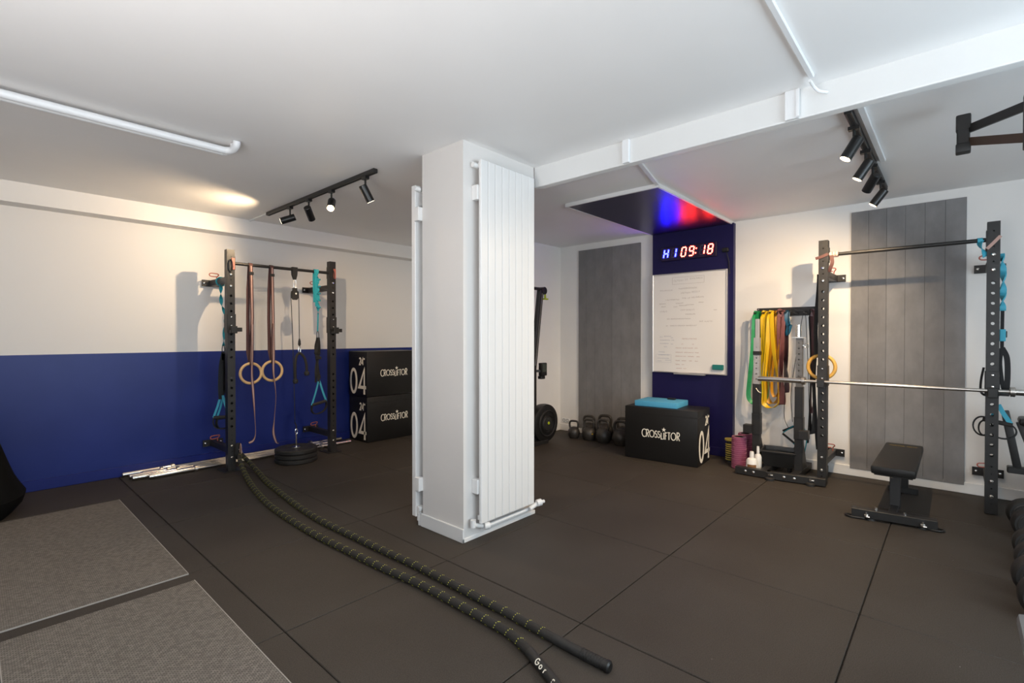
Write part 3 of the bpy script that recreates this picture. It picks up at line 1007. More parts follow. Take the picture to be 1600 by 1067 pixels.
part('cable', B().tube(smoothpath([(2.507, 5.60, 0.40), (2.500, 5.60, 0.8), (2.487, 5.60, 1.3), (2.474, 5.60, 1.7), (2.468, 5.60, 1.875), (2.480, 5.60, 1.912), (2.512, 5.60, 1.922), (2.545, 5.60, 1.912), (2.556, 5.60, 1.875), (2.56, 5.60, 1.6), (2.563, 5.60, 1.33)], 6), 0.0045, 8), BLACKPL, pu)
part('cable_stopper', B().lathe([(0.006, 0.0), (0.016, 0.02), (0.013, 0.06), (0.006, 0.09)], (2.563, 5.60, 1.285), 12), BLACKRUB, pu)
part('snap_hook', B().ring((2.563, 5.60, 1.245), 0.013, 0.004, 'Y', 20, 8, 0.042), CHROME, pu)
tr = thing('triceps_rope', 'black triceps rope looped over the snap hook of the cable pulley', 'rope', (2.563, 5.60, 0.88))
part('rope_loop', B().tube(smoothpath([(2.505, 5.58, 0.90), (2.503, 5.58, 1.05), (2.52, 5.59, 1.16), (2.563, 5.60, 1.205), (2.61, 5.59, 1.16), (2.632, 5.58, 1.08), (2.638, 5.58, 0.98)], 7), 0.0145, 12), ROPE, tr)
for (x, z) in ((2.505, 0.885), (2.638, 0.968)):
    part('rubber_end', B().lathe([(0.012, 0.03), (0.026, 0.02), (0.030, 0.0), (0.024, -0.02), (0.008, -0.026)], (x, 5.58, z), 16), BLACKRUB, tr)

# weight plates under the pulley
PCX, PCY = 2.475, 5.50
for k, (z, lab) in enumerate(((0.0, 'black bumper plate at the bottom of the stack under the pulley'), (0.052, 'black bumper plate in the middle of the stack under the pulley'), (0.104, 'black bumper plate on top of the stack under the pulley'))):
    Rr = 0.222
    prof = [(0.026, 0), (Rr - 0.012, 0), (Rr, 0.010), (Rr, 0.040), (Rr - 0.012, 0.050), (Rr - 0.05, 0.050), (Rr - 0.056, 0.046), (0.07, 0.046), (0.064, 0.050), (0.026, 0.050)]
    p_ = thing('bumper_plate', lab, 'weight plate', (PCX, PCY, z))
    part('rubber_disc', B().lathe([(r_, z + h_) for r_, h_ in prof] + [(0.026, z)], (PCX, PCY, 0), 48, cap=False), BLACKRUB, p_)
    part('hub', B().lathe([(0.0255, z + 0.001), (0.045, z + 0.001), (0.045, z + 0.0515), (0.0255, z + 0.0515), (0.0255, z + 0.001)], (PCX, PCY, 0), 24, cap=False), STEEL, p_, 'steel hub ring')
lp = thing('loading_pin', 'chrome loading pin standing up from the stacked bumper plates', 'loading pin', (PCX, PCY, 0.155))
part('pin_shaft', B().cyl((PCX, PCY, 0.002), (PCX, PCY, 0.30), 0.0095, 14).lathe([(0.04, 0.156), (0.04, 0.163)], (PCX, PCY, 0), 20), CHROME, lp)
part('pin_eye', B().ring((PCX + 0.002, PCY, 0.33), 0.012, 0.005, 'Y', 18, 8, 0.03), CHROME, lp)
part('pin_hook', B().tube(smoothpath([(PCX + 0.002, PCY, 0.36), (PCX + 0.016, PCY + 0.03, 0.385), (2.507, 5.60, 0.41)], 4), 0.007, 8), BLACKPL, lp)


# ------------------------------------------------------------ suspension trainers
def twisted(b, pts, wd, th, turns, up=(1, 0, 0), n=10):
    P = smoothpath(pts, n)
    return b.ribbon(P, wd, th, up, twist=[turns * 2 * PI * i / len(P) for i in range(len(P))])


def trx_handle(r, c, w_, h, ux, grip=True):
    """teal webbing triangle hanging from c, grip below, foot cradle loop"""
    c = Vector(c)
    ux = Vector(ux).normalized()
    a, b_ = c - ux * w_ / 2 - V(0, 0, h), c + ux * w_ / 2 - V(0, 0, h)
    nrm = ux.cross(V(0, 0, 1))
    part('webbing_triangle', B().ribbon([a, a.lerp(c, 0.5), c - ux * 0.008], 0.020, 0.004, ux).ribbon([b_, b_.lerp(c, 0.5), c + ux * 0.008], 0.024, 0.004, ux), TEALL, r, 'teal webbing triangle')
    part('grip', B().cyl(a.lerp(b_, 0.02), a.lerp(b_, 0.98), 0.017, 14), FOAMG, r)
    lo = [a + V(0, 0, -0.005), a - V(0, 0, 0.07) + ux * 0.0, a.lerp(b_, 0.25) - V(0, 0, 0.115), a.lerp(b_, 0.75) - V(0, 0, 0.115), b_ - V(0, 0, 0.07), b_ + V(0, 0, -0.005)]
    part('foot_loop', B().ribbon(smoothpath(lo, 6), 0.028, 0.010, nrm), WEBB, r)


# right of the left rig, over the bar
t = thing('suspension_trainer', 'teal and black suspension trainer hanging from the right part of the left rig bar', 'suspension trainer', (2.76, 5.58, 0.5))
b = B()
twisted(b, [(2.765, 5.575, 2.185), (2.772, 5.572, 2.0), (2.775, 5.572, 1.85), (2.772, 5.57, 1.66)], 0.036, 0.003, 2.5)
b.ribbon(smoothpath([(2.755, 5.57, 1.75), (2.75, 5.575, 2.1), (2.752, 5.60, 2.186), (2.752, 5.625, 2.1), (2.757, 5.62, 1.8)], 6), 0.034, 0.003, (1, 0, 0))
for k in range(5):
    b.box(2.758, 2.80, 5.556, 5.590, 1.73 + 0.082 * k, 1.748 + 0.082 * k, 0.003)
part('anchor_strap', b, TEAL, t)
part('anchor_tail', B().ribbon(smoothpath([(2.772, 5.57, 1.66), (2.769, 5.57, 1.55), (2.766, 5.57, 1.46)], 4), 0.014, 0.006, (1, 0, 0)), TEAL, t)
part('carabiner', B().ring((2.766, 5.57, 1.41), 0.013, 0.004, 'Y', 18, 8, 0.05), BLACKPL, t)
b = B()
for dx, dz, sp in ((-0.014, 0.85, 0.02), (0.012, 0.92, -0.012), (0.024, 0.86, -0.03), (-0.024, 0.90, 0.035)):
    P = smoothpath([(2.766 + dx * 0.3, 5.57, 1.385), (2.762 + dx, 5.565, 1.25), (2.750 + dx + sp, 5.56, 1.05), (2.752 + dx + sp * 1.5, 5.555, dz)], 6)
    b.ribbon(P, 0.030, 0.003, (1, 0, 0), twist=[0.5 * math.sin(i * 0.5 + dx * 90) for i in range(len(P))])
part('adjustment_straps', b, WEBB, t)
part('buckle', B().box(2.735, 2.80, 5.545, 5.575, 1.13, 1.16, 0.003).box(2.725, 2.79, 5.55, 5.58, 1.19, 1.21, 0.003), BLACKPL, t)
trx_handle(t, (2.772, 5.555, 0.87), 0.20, 0.255, (1, 0.2, 0.15))
# behind the left upright, on the wall bracket
t = thing('suspension_trainer', 'teal and black suspension trainer hanging behind the left upright of the left rig', 'suspension trainer', (1.80, 5.72, 0.4))
b = B()
twisted(b, [(1.825, 5.84, 2.01), (1.815, 5.80, 1.90), (1.81, 5.77, 1.75), (1.832, 5.72, 1.62), (1.822, 5.71, 1.5), (1.808, 5.71, 1.3)], 0.034, 0.003, 3)
b.ring((1.835, 5.86, 1.985), 0.045, 0.008, 'Y', 20, 6)
part('anchor_strap', b, TEAL, t)
part('carabiner', B().ring((1.806, 5.71, 1.26), 0.012, 0.004, 'Y', 18, 8, 0.045), BLACKPL, t)
b = B()
for dx, dz in ((-0.016, 0.74), (0.010, 0.78), (0.026, 0.80)):
    b.ribbon(smoothpath([(1.804, 5.71, 1.235), (1.795 + dx, 5.71, 1.1), (1.788 + dx * 1.2, 5.71, 0.9), (1.79 + dx, 5.71, dz)], 6), 0.03, 0.003, (1, 0, 0))
part('adjustment_straps', b, WEBB, t)
trx_handle(t, (1.79, 5.72, 0.78), 0.15, 0.23, (1, -0.5, 0))
trx_handle(t, (1.82, 5.76, 0.74), 0.15, 0.20, (1, 0.3, 0))
# on the right rig's upright nearest the camera
t = thing('suspension_trainer', 'bright teal and black suspension trainer on the upright nearest the camera', 'suspension trainer', (5.46, -0.29, 0.6))
b = B()
twisted(b, [(5.415, -0.185 + 0.04, 2.18), (5.385, -0.14, 2.13), (5.37, -0.155, 2.08), (5.385, -0.178, 2.03)], 0.05, 0.004, 0.5, (0, 1, 0))
twisted(b, [(5.46, -0.262, 2.05), (5.465, -0.272, 1.95), (5.465, -0.276, 1.82), (5.465, -0.274, 1.70), (5.465, -0.273, 1.60)], 0.040, 0.010, 1.6, (0, 1, 0))
b.cyl((5.405, -0.155, 2.16), (5.405, -0.125, 2.16), 0.022, 14)
part('anchor_strap', b, TEALL, t)
b = B()
b.ribbon(smoothpath([(5.465, -0.273, 1.60), (5.465, -0.272, 1.45), (5.465, -0.272, 1.30)], 5), 0.022, 0.004, (0, 1, 0))
b.ribbon(smoothpath([(5.465, -0.272, 1.31), (5.468, -0.30, 1.23), (5.468, -0.305, 1.08), (5.468, -0.298, 0.95)], 6), 0.034, 0.004, (0, 1, 0))
b.ribbon(smoothpath([(5.465, -0.27, 1.30), (5.47, -0.262, 1.18), (5.47, -0.28, 1.0), (5.47, -0.30, 0.96)], 6), 0.026, 0.004, (0, 1, 0))
b.ribbon(smoothpath([(5.47, -0.17, 1.15), (5.465, -0.155, 1.05), (5.46, -0.153, 0.96), (5.465, -0.175, 0.93), (5.47, -0.20, 0.94)], 6), 0.024, 0.014, (1, 0, 0))
part('adjustment_straps', b, WEBB, t)
part('buckle', B().box(5.445, 5.485, -0.315, -0.25, 0.93, 0.965, 0.003).box(5.45, 5.48, -0.30, -0.262, 1.39, 1.44, 0.002), BLACKPL, t)
part('cuff', B().box(5.44, 5.475, -0.292, -0.256, 1.36, 1.455, 0.004), TEALL, t, 'teal cuff on the strap')
part('webbing_triangle', B().ribbon([(5.455, -0.255, 0.86), (5.455, -0.28, 0.80), (5.455, -0.325, 0.715)], 0.03, 0.004, (0, 1, 0.5)).ribbon([(5.47, -0.25, 0.86), (5.49, -0.22, 0.73)], 0.03, 0.004, (0, 1, 0)), TEALL, t, 'teal webbing triangle')
part('grip', B().cyl((5.455, -0.335, 0.705), (5.465, -0.165, 0.735), 0.017, 14), FOAMG, t)
b = B()
for (cy, cz, ry, rz_) in ((-0.165, 0.68, 0.055, 0.075), (-0.175, 0.665, 0.032, 0.06), (-0.285, 0.655, 0.072, 0.062)):
    b.ribbon([(5.46, cy + ry * math.cos(a), cz + rz_ * math.sin(a)) for a in [2 * PI * k / 22 for k in range(22)]], 0.026, 0.010, (1, 0, 0), closed=True)
part('foot_loop', b, WEBB, t)

# ------------------------------------------------------------ battle rope
br_ = thing('battle_rope', 'long black battle rope with yellow dashes anchored to the left rig', 'battle rope', (1.75, 3.2, 0))
rr_ = 0.021
s1 = [(1.90, 5.53, 0.175), (1.866, 5.44, 0.135), (1.845, 5.30, 0.075), (1.79, 5.0, 0.03), (1.715, 4.60, rr_), (1.645, 4.13, rr_), (1.618, 3.63, rr_), (1.616, 3.23, rr_), (1.634, 2.85, rr_), (1.652, 2.50, rr_), (1.676, 2.24, rr_), (1.683, 1.967, rr_), (1.682, 1.70, rr_), (1.675, 1.52, rr_), (1.636, 1.37, rr_)]
e1 = [(1.636, 1.37, rr_), (1.607, 1.30, rr_), (1.575, 1.215, rr_), (1.535, 1.13, rr_), (1.49, 1.03, rr_)]
s2 = [(1.915, 5.60, 0.175), (1.93, 5.55, 0.15), (1.955, 5.42, 0.09), (1.945, 5.15, 0.035), (1.885, 4.76, rr_), (1.80, 4.04, rr_), (1.765, 3.53, rr_), (1.775, 3.09, rr_), (1.787, 2.71, rr_), (1.80, 2.40, rr_), (1.80, 2.106, rr_), (1.797, 1.85, rr_), (1.795, 1.62, rr_), (1.787, 1.41, rr_), (1.784, 1.345, rr_)]
e2 = [(1.784, 1.345, rr_), (1.782, 1.26, rr_), (1.782, 1.16, rr_), (1.783, 1.072, rr_)]


def resample(P, step):
    out, acc = [P[0].copy()], 0.0
    for i in range(1, len(P)):
        d = (P[i] - P[i - 1]).length
        while acc + d >= step:
            t_ = (step - acc) / d
            q = P[i - 1].lerp(P[i], t_)
            out.append(q)
            P[i - 1] = q
            d = (P[i] - q).length
            acc = 0
        acc += d
    return out


for s_, nm in ((s1, 0), (s2, 1)):
    path = smoothpath(s_, 10)
    st = part('rope_strand', B().tube(path, rr_, 12), ROPE, br_)
    # yellow tracer dashes on a helix around the strand
    Q = resample([q.copy() for q in path], 0.004)
    tb = B()
    pitch = 0.082
    rows = int(len(Q) * 0.004 / pitch)
    for k in range(rows):
        for j in range(11):
            ph_ = (j - 3) / 11.0
            idx = int((k + 0.5 + ph_ * 0.32) * pitch / 0.004)
            if idx < 1 or idx > len(Q) - 2:
                continue
            T = (Q[idx + 1] - Q[idx - 1]).normalized()
            side = T.cross(V(0, 0, 1)).normalized()
            upv = side.cross(T)
            a = PI * 2 * (j / 11.0)
            rad = side * math.cos(a) + upv * math.sin(a)
            tan = upv * math.cos(a) - side * math.sin(a)
            c = Q[idx] + rad * (rr_ - 0.0005)
            l_, w_ = 0.0024, 0.0016
            d1 = (tan * 0.95 + T * 0.35).normalized()
            d2 = rad.cross(d1)
            vs_ = [c + d1 * l_ * x + d2 * w_ * y for x, y in ((-1, -1), (1, -1), (1, 1), (-1, 1))]
            vs_ += [c + rad * 0.0024 + d1 * l_ * 0.7 * x + d2 * w_ * 0.7 * y for x, y in ((-1, -1), (1, -1), (1, 1), (-1, 1))]
            tb.add(vs_, [(4, 5, 6, 7), (0, 1, 5, 4), (1, 2, 6, 5), (2, 3, 7, 6), (3, 0, 4, 7)])
    part('tracer_dashes', tb, YELL, st, 'yellow tracer dashes', kind='stuff', smooth=False)
for e_ in (e1, e2):
    P = smoothpath(e_, 8)
    h = part('rubber_handle', B().tube(P, rr_ + 0.0012, 16), BLACKRUB, br_)
    d = (P[-1] - P[-2]).normalized()
    if e_ is e2:
        b = B()
        for k in range(9):
            q = P[-1] - d * (0.02 + 0.013 * k)
            b.tube([q - d * 0.002, q + d * 0.002], rr_ + 0.0028, 16)
        part('grip_rings', b, BLACKRUB, h)
        part('end_cap', B().tube([P[-1] - d * 0.004, P[-1] + d * 0.010, P[-1] + d * 0.016], rr_ + 0.004, 18, scale=[1, 1, 0.7]), BLACKPL, h)
# white word on the left handle, only its first letters are readable
lb = B()
hp = smoothpath(e1, 8)
d = (hp[16] - hp[8]).normalized()
sd = V(0, 0, 1).cross(d)
for k, ch in enumerate('Gorn'):
    c = hp[7] + d * (0.016 + 0.034 * k + (0.03 if ch == 'n' else 0))
    for stp in GLYPH[ch][1]:
        pts = []
        for (px, py) in stp:
            # letters wrap over the upper right of the round handle
            a = R(60) - (0.25 - py * 0.9) * 1.1
            pts.append((px, py))
        closed = len(pts) > 14 and (Vector(pts[0]) - Vector(pts[-1])).length < 1e-4
        hh = 0.026
        a0 = R(48)
        nn = (sd * math.cos(a0) * -1 + V(0, 0, 1) * math.sin(a0))
        tt = nn.cross(d)
        o_ = c + nn * (rr_ + 0.0022) - tt * hh * 0.4
        lb.stroke([(x * hh, y * hh) for x, y in (pts[:-1] if closed else pts)], o_, d, tt, nn, 0.0042, closed)
part('printed_letters', lb, LETTER, br_, 'white printed letters')
# anchor sling round the upright
sl = thing('rope_anchor_sling', 'black webbing sling tying the battle rope to the left upright', 'sling', (1.88, 5.55, 0.12))
part('sling_loop', B().ribbon([(1.885 + 0.03 * math.cos(a) * 0.8, 5.535 + 0.03 * math.cos(a), 0.205 + 0.085 * math.sin(a)) for a in [2 * PI * k / 24 for k in range(24)]], 0.03, 0.004, (0.8, -0.6, 0), closed=True), WEBB, sl)
part('sling_edge', B().ring((1.905, 5.525, 0.205), 0.022, 0.004, 'X', 20, 6, 0.075), STRAPL, sl)
part('shackle', B().ring((1.90, 5.565, 0.185), 0.03, 0.006, 'Y', 20, 8), STEEL, sl)

# ============================================================ PLYO BOXES
BXL, BXD, BXH = 0.83, 0.45, 0.60


def plyo_box(label, loc, rz, h=BXH):
    r = bpy.data.objects.new('plyo_box', None)
    COL.objects.link(r)
    ORIG[r.name] = V(0, 0, 0)
    meta(r, label, 'plyo box')
    body = part('padded_body', B().box(-BXL / 2, BXL / 2, -BXD / 2, BXD / 2, 0, h, 0.016), VINYL, r)
    # sewn seam under the top cover
    part('lid_seam', B().box(-BXL / 2 - 0.0015, BXL / 2 + 0.0015, -BXD / 2 - 0.0015, BXD / 2 + 0.0015, h - 0.078, h - 0.074, 0.001), VINYL, body)
    b = B()
    # word with star on the long face
    tw = 0.0
    for ch in 'CROSSLIFTOR':
        tw += GLYPH[ch][0] + 0.045
    hh = 0.082
    sx = 0.435 / (tw * hh)
    u, v_, n_ = V(1, 0, 0), V(0, 0, 1), V(0, -1, 0)
    x = -0.5 * 0.435 + 0.01
    word = 'CROSSLIFTOR'
    for k, ch in enumerate(word):
        adv, strokes = GLYPH[ch]
        dist = abs(k - 5) / 5.0
        lh = hh * (0.86 + 0.24 * dist)
        zb = 0.262 + 0.012 * (1 - dist) * (1 if k < 5 else -0.3)
        for stp in strokes:
            closed = len(stp) > 20 and (Vector(stp[0]) - Vector(stp[-1])).length < 1e-4
            pts = [(x + p[0] * hh * sx, p[1] * lh) for p in (stp[:-1] if closed else stp)]
            b.stroke(pts, (0, -BXD / 2 - 0.0004, zb), u, v_, n_, 0.0095, closed)
        if ch == 'I':
            star(b, V(x + 0.1 * hh * sx, -BXD / 2 - 0.0004, zb + lh + 0.032), u, v_, n_, 0.026)
        x += (adv + 0.045) * hh * sx
    part('logo_lettering', b, LETTER, r, 'cream printed word with a star', smooth=False)
    for s_ in (-1, 1):
        b = B()
        u = V(0, s_, 0)
        n_ = V(s_, 0, 0)
        o_ = V(s_ * (BXL / 2 + 0.0004), -s_ * (BXD / 2 - 0.035), 0.035)
        write(b, '04', o_ + u * 0.012, u, V(0, 0, 1), n_, 0.335, 0.041, 0.92, 0.03)
        write(b, '24"', o_ + u * 0.235 + V(0, 0, 0.385), u, V(0, 0, 1), n_, 0.095, 0.018, 0.85, 0.04)
        part('size_numbers', b, LETTER, r, 'large cream printed numbers', smooth=False)
    r.location = loc
    r.rotation_euler = (0, 0, rz)
    return r


# left stack, front corner near (3.50, 5.69)
plyo_box('black padded plyo box at the bottom of the stack of two by the blue wall', (3.50 + BXL / 2, 5.705 + BXD / 2, 0), 0.0)
plyo_box('black padded plyo box on top of the stack of two by the blue wall', (3.49 + BXL / 2, 5.70 + BXD / 2, 0.6005), R(0.4))
# centre box by the kettlebells; long face towards the pillar
a_ = -PI / 2 + R(4.6)
cA = Vector((5.185, 2.022))
lx, ly = Vector((math.cos(a_), math.sin(a_))), Vector((-math.sin(a_), math.cos(a_)))
cc = cA - lx * (BXL - 0.04) / 2 + ly * BXD / 2 - lx * 0.02
plyo_box('black padded plyo box standing alone under the whiteboard with a blue pad on it', (cc.x, cc.y, 0), a_)

# pad on the centre box
pd = thing('balance_pad', 'sky blue foam balance pad lying on the lone plyo box', 'balance pad', (cc.x - 0.0, cc.y + 0.07, 0.6005), a_)
part('foam_block', B().box(-0.245, 0.245, -0.185, 0.20, 0, 0.062, 0.008), BLUEPAD, pd)
solo('remote_control', B().box(cc.x + 0.09, cc.x + 0.14, cc.y - 0.05, cc.y + 0.04, 0.663, 0.681, 0.004), BLACKPL, 'small black remote lying on the blue foam pad', 'remote')


# ------------------------------------------------------------ kettlebells
def kettlebell_proto():
    r = bpy.data.objects.new('kettlebell', None)
    COL.objects.link(r)
    ORIG[r.name] = V(0, 0, 0)
    meta(r, 'x', 'kettlebell', 'kettlebells by the plank panel')
    prof = [(0.062, 0), (0.078, 0.006), (0.100, 0.05), (0.106, 0.092), (0.099, 0.135), (0.078, 0.172), (0.05, 0.192), (0.02, 0.199)]
    part('bell', B().lathe(prof, (0, 0, 0), 28), IRON, r)
    hp_ = smoothpath([(-0.066, 0, 0.165), (-0.076, 0, 0.215), (-0.076, 0, 0.262), (-0.055, 0, 0.292), (0, 0, 0.298), (0.055, 0, 0.292), (0.076, 0, 0.262), (0.076, 0, 0.215), (0.066, 0, 0.165)], 5)
    part('handle', B().tube(hp_, 0.0175, 12), IRON, r)
    return r


kbp = kettlebell_proto()
KB = [(5.60, 3.90, 0.78, 75, 'smallest kettlebell at the left end of the kettlebell row'),
      (5.62, 3.665, 0.92, 60, 'front row kettlebell second from the left with a small yellow mark'),
      (5.61, 3.435, 0.98, 58, 'front row kettlebell third from the left'),
      (5.62, 3.19, 1.02, 58, 'front row kettlebell fourth from the left'),
      (5.60, 2.962, 1.0, 65, 'front row kettlebell half hidden behind the lone plyo box'),
      (5.83, 3.805, 0.94, 62, 'back row kettlebell at the left end before the white wall edge'),
      (5.83, 3.545, 1.06, 60, 'back row kettlebell second from the left with a wide handle'),
      (5.84, 3.27, 1.03, 60, 'back row kettlebell third from the left'),
      (5.84, 3.015, 1.06, 60, 'back row kettlebell at the right end near the lone plyo box')]
for k, (x, y, sc, az, lab) in enumerate(KB):
    # handle direction seen nearly broadside from the room
    az_ = R(az + 38 + random.uniform(-8, 8))
    if k == 0:
        kbp.location = (x, y, 0)
        kbp.rotation_euler = (0, 0, az_)
        kbp.scale = (sc,) * 3
        kbp['label'] = lab
        q = kbp
    else:
        q = dup(kbp, (x, y, 0), az_, lab, sc)
    if k == 1:
        b = B().lathe([(0.012, 0), (0.012, 0.004)], (-0.106, 0.02, 0.10), 12, 'X')
        mk = link_mesh('yellow_mark', B().lathe([(0.011, -0.004), (0.011, 0.003)], (0, 0, 0), 12, 'X'), YELB)
        mk.parent = q
        aa = math.atan2(-y, -x) - az_ + 0.45
        mk.location = (0.101 * math.cos(aa), 0.101 * math.sin(aa), 0.10)
        mk.rotation_euler = (0, 0, aa)
        mk['label'] = 'yellow weight mark'

# ------------------------------------------------------------ upright stored rower
sk = thing('rowing_machine', 'black rowing machine with round flywheel stored upright behind the pillar', 'rowing machine', (5.0, 4.05, 0))
fwl = part('flywheel_cage', B().lathe([(0.20, -0.07), (0.245, -0.05), (0.252, 0), (0.245, 0.05), (0.20, 0.07)], (5.075, 4.02, 0.262), 40, 'Y'), BLACKPL, sk)
part('cage_ring', B().ring((5.075, 3.948, 0.262), 0.165, 0.012, 'Y', 36, 8).ring((5.075, 3.945, 0.262), 0.11, 0.006, 'Y', 30, 6), BLACK, fwl)
part('hub_disc', B().lathe([(0.10, 0), (0.09, -0.012), (0.03, -0.016)], (5.075, 3.95, 0.262), 28, 'Y'), BLACKRUB, fwl)
part('hub_badge', B().lathe([(0.02, 0), (0.018, -0.006)], (5.077, 3.934, 0.268), 16, 'Y'), LIME, fwl, 'lime hub badge')
part('lower_frame', B().bar((4.89, 4.06, 0.05), (4.885, 4.06, 1.02), 0.09, 0.09, (0, 1, 0), 0.006).box(4.75, 5.1, 3.95, 4.25, 0.0, 0.05, 0.006), BLACK, sk)
mr_ = part('monorail', B().bar((4.905, 4.06, 0.95), (5.06, 4.06, 2.0), 0.075, 0.06, (0, 1, 0), 0.004), BLACK, sk)
part('rail_strip', B().bar((4.915, 4.028, 1.0), (5.06, 4.028, 1.96), 0.012, 0.006, (0, 1, 0)), STEEL, mr_, 'steel strip along the rail')
part('top_cap', B().bar((4.88, 4.06, 2.02), (5.08, 4.06, 2.02), 0.06, 0.035, (0, 0, 1), 0.006).lathe([(0.02, -0.04), (0.05, -0.035), (0.05, 0.035), (0.02, 0.04)], (5.11, 4.06, 2.0), 20, 'Y'), BLACKPL, sk)
part('pull_handle', B().bar((5.155, 4.06, 1.985), (5.165, 4.06, 1.895), 0.022, 0.022, (0, 1, 0), 0.003).box(5.13, 5.21, 4.04, 4.08, 1.885, 1.905, 0.004), LIME, sk, 'lime green handle')
mo = part('monitor', B().box(4.97, 5.085, 3.965, 4.02, 0.885, 1.055, 0.012), BLACKPL, sk)
part('monitor_screen', B().box(4.985, 5.07, 3.960, 3.966, 0.935, 1.04), SCREENM, mo)
part('monitor_arm', B().bar((4.90, 4.05, 0.95), (4.99, 4.0, 0.95), 0.04, 0.03).box(4.97, 5.05, 3.97, 4.03, 0.845, 0.885, 0.004), BLACKPL, mo)

so = thing('wall_socket', 'double white wall socket low in the corner beside the kettlebells', 'socket', (5.955, 4.29, 0.09))
part('socket_plate', B().box(5.948, 5.9595, 4.225, 4.355, 0.12, 0.185, 0.004), WPIPE, so)
for yy in (4.322, 4.258):
    part('socket_ring', B().ring((5.9475, yy, 0.152), 0.020, 0.003, 'X', 18, 6), GREYPAD, so)

# ============================================================ CLOCK AND WHITEBOARD
ck = thing('led_clock', 'interval clock with blue and red lit digits on the navy wall', 'clock', (5.865, 2.41, 2.33))
part('clock_body', B().box(5.85, 5.89, 2.075, 2.755, 2.335, 2.505, 0.004), CLOCKB, ck)
SEG = {'a': ((0.1, 1), (0.9, 1)), 'b': ((1, 0.94), (1, 0.55)), 'c': ((1, 0.45), (1, 0.06)), 'd': ((0.1, 0), (0.9, 0)), 'e': ((0, 0.45), (0, 0.06)), 'f': ((0, 0.94), (0, 0.55)), 'g': ((0.1, 0.5), (0.9, 0.5))}
DIG = {'H': 'bcefg', '1': 'bc', '0': 'abcdef', '9': 'abcdfg', '8': 'abcdefg'}


def digit(ch, y, z, w_, h, m_):
    on, off = B(), B()
    for s_, (p, q) in SEG.items():
        t_ = 0.016 if m_ is E_BLUE else 0.0125
        tgt = on if s_ in DIG[ch] else off
        f_ = lambda pt: (pt[0] * w_ + pt[1] * h * 0.16, pt[1] * h)
        if tgt is off:
            # outline of the dark segment
            tgt.stroke([f_(p), f_(q)], (5.8497, y, z), (0, -1, 0), (0, 0, 1), (-1, 0, 0), 0.006)
        else:
            tgt.stroke([f_(p), f_(q)], (5.8497, y, z), (0, -1, 0), (0, 0, 1), (-1, 0, 0), t_, d=0.002)
    part('lit_digit', on, m_, ck, 'blue lit digit' if m_ is E_BLUE else 'red lit digit', smooth=False)
    if off.v:
        part('unlit_segments', off, SEGOFF, ck, smooth=False)


digit('H', 2.722, 2.372, 0.052, 0.108, E_BLUE)
digit('1', 2.622, 2.372, 0.052, 0.108, E_BLUE)
for ch, y in (('0', 2.498), ('9', 2.402), ('1', 2.272), ('8', 2.178)):
    digit(ch, y, 2.372, 0.052, 0.108, E_RED)
bolts('colon_dot', [(0.008, 0), (0.008, -0.002)], [(5.8497, yy, zz) for zz, yy in ((2.398, 2.318), (2.452, 2.310))], 'X', E_RED, ck)
ad_ = thing('power_adapter', 'small black power adapter plugged in beside the clock', 'adapter', (5.87, 1.965, 2.36))
part('plug_body', B().box(5.845, 5.89, 1.945, 2.01, 2.372, 2.418, 0.005), BLACKPL, ad_)
part('power_lead', B().tube(smoothpath([(5.865, 1.965, 2.375), (5.862, 1.955, 2.33), (5.872, 1.94, 2.26), (5.878, 1.938, 2.18), (5.88, 1.93, 2.12)], 6), 0.005, 8), BLACKPL, ad_)

wbd = thing('whiteboard', 'white marker board with faint handwriting hanging on the navy wall', 'whiteboard', (5.88, 2.415, 0.95))
WX = 5.868
part('board_panel', B().box(WX, 5.889, 1.965, 2.868, 0.957, 2.168), BOARD, wbd)
fr = B()
for (y0, y1, z0, z1) in ((1.955, 1.969, 0.947, 2.178), (2.864, 2.878, 0.947, 2.178), (1.969, 2.864, 0.947, 0.961), (1.969, 2.864, 2.164, 2.178)):
    fr.box(WX - 0.008, 5.89, y0, y1, z0, z1, 0.003)
part('board_frame', fr, ALU, wbd)
tr_ = part('pen_tray', B().box(WX - 0.045, WX + 0.01, 2.20, 2.575, 0.933, 0.943, 0.003), ALU, wbd)
part('tray_lip', B().box(WX - 0.047, WX - 0.042, 2.20, 2.575, 0.935, 0.955, 0.001), ALU, tr_)
solo('whiteboard_marker', B().cyl((WX - 0.022, 2.40, 0.951), (WX - 0.022, 2.53, 0.951), 0.007, 10), BOTTLE, 'white marker pen lying on the whiteboard tray', 'marker')
er = thing('board_eraser', 'teal felt eraser stuck to the lower right of the whiteboard', 'eraser', (WX - 0.015, 2.05, 1.005))
part('felt_block', B().box(WX - 0.032, WX - 0.0005, 1.988, 2.112, 1.008, 1.068, 0.005), ERASER, er)
# faint handwriting: word-like squiggles at the places of the photographed lines
random.seed(11)


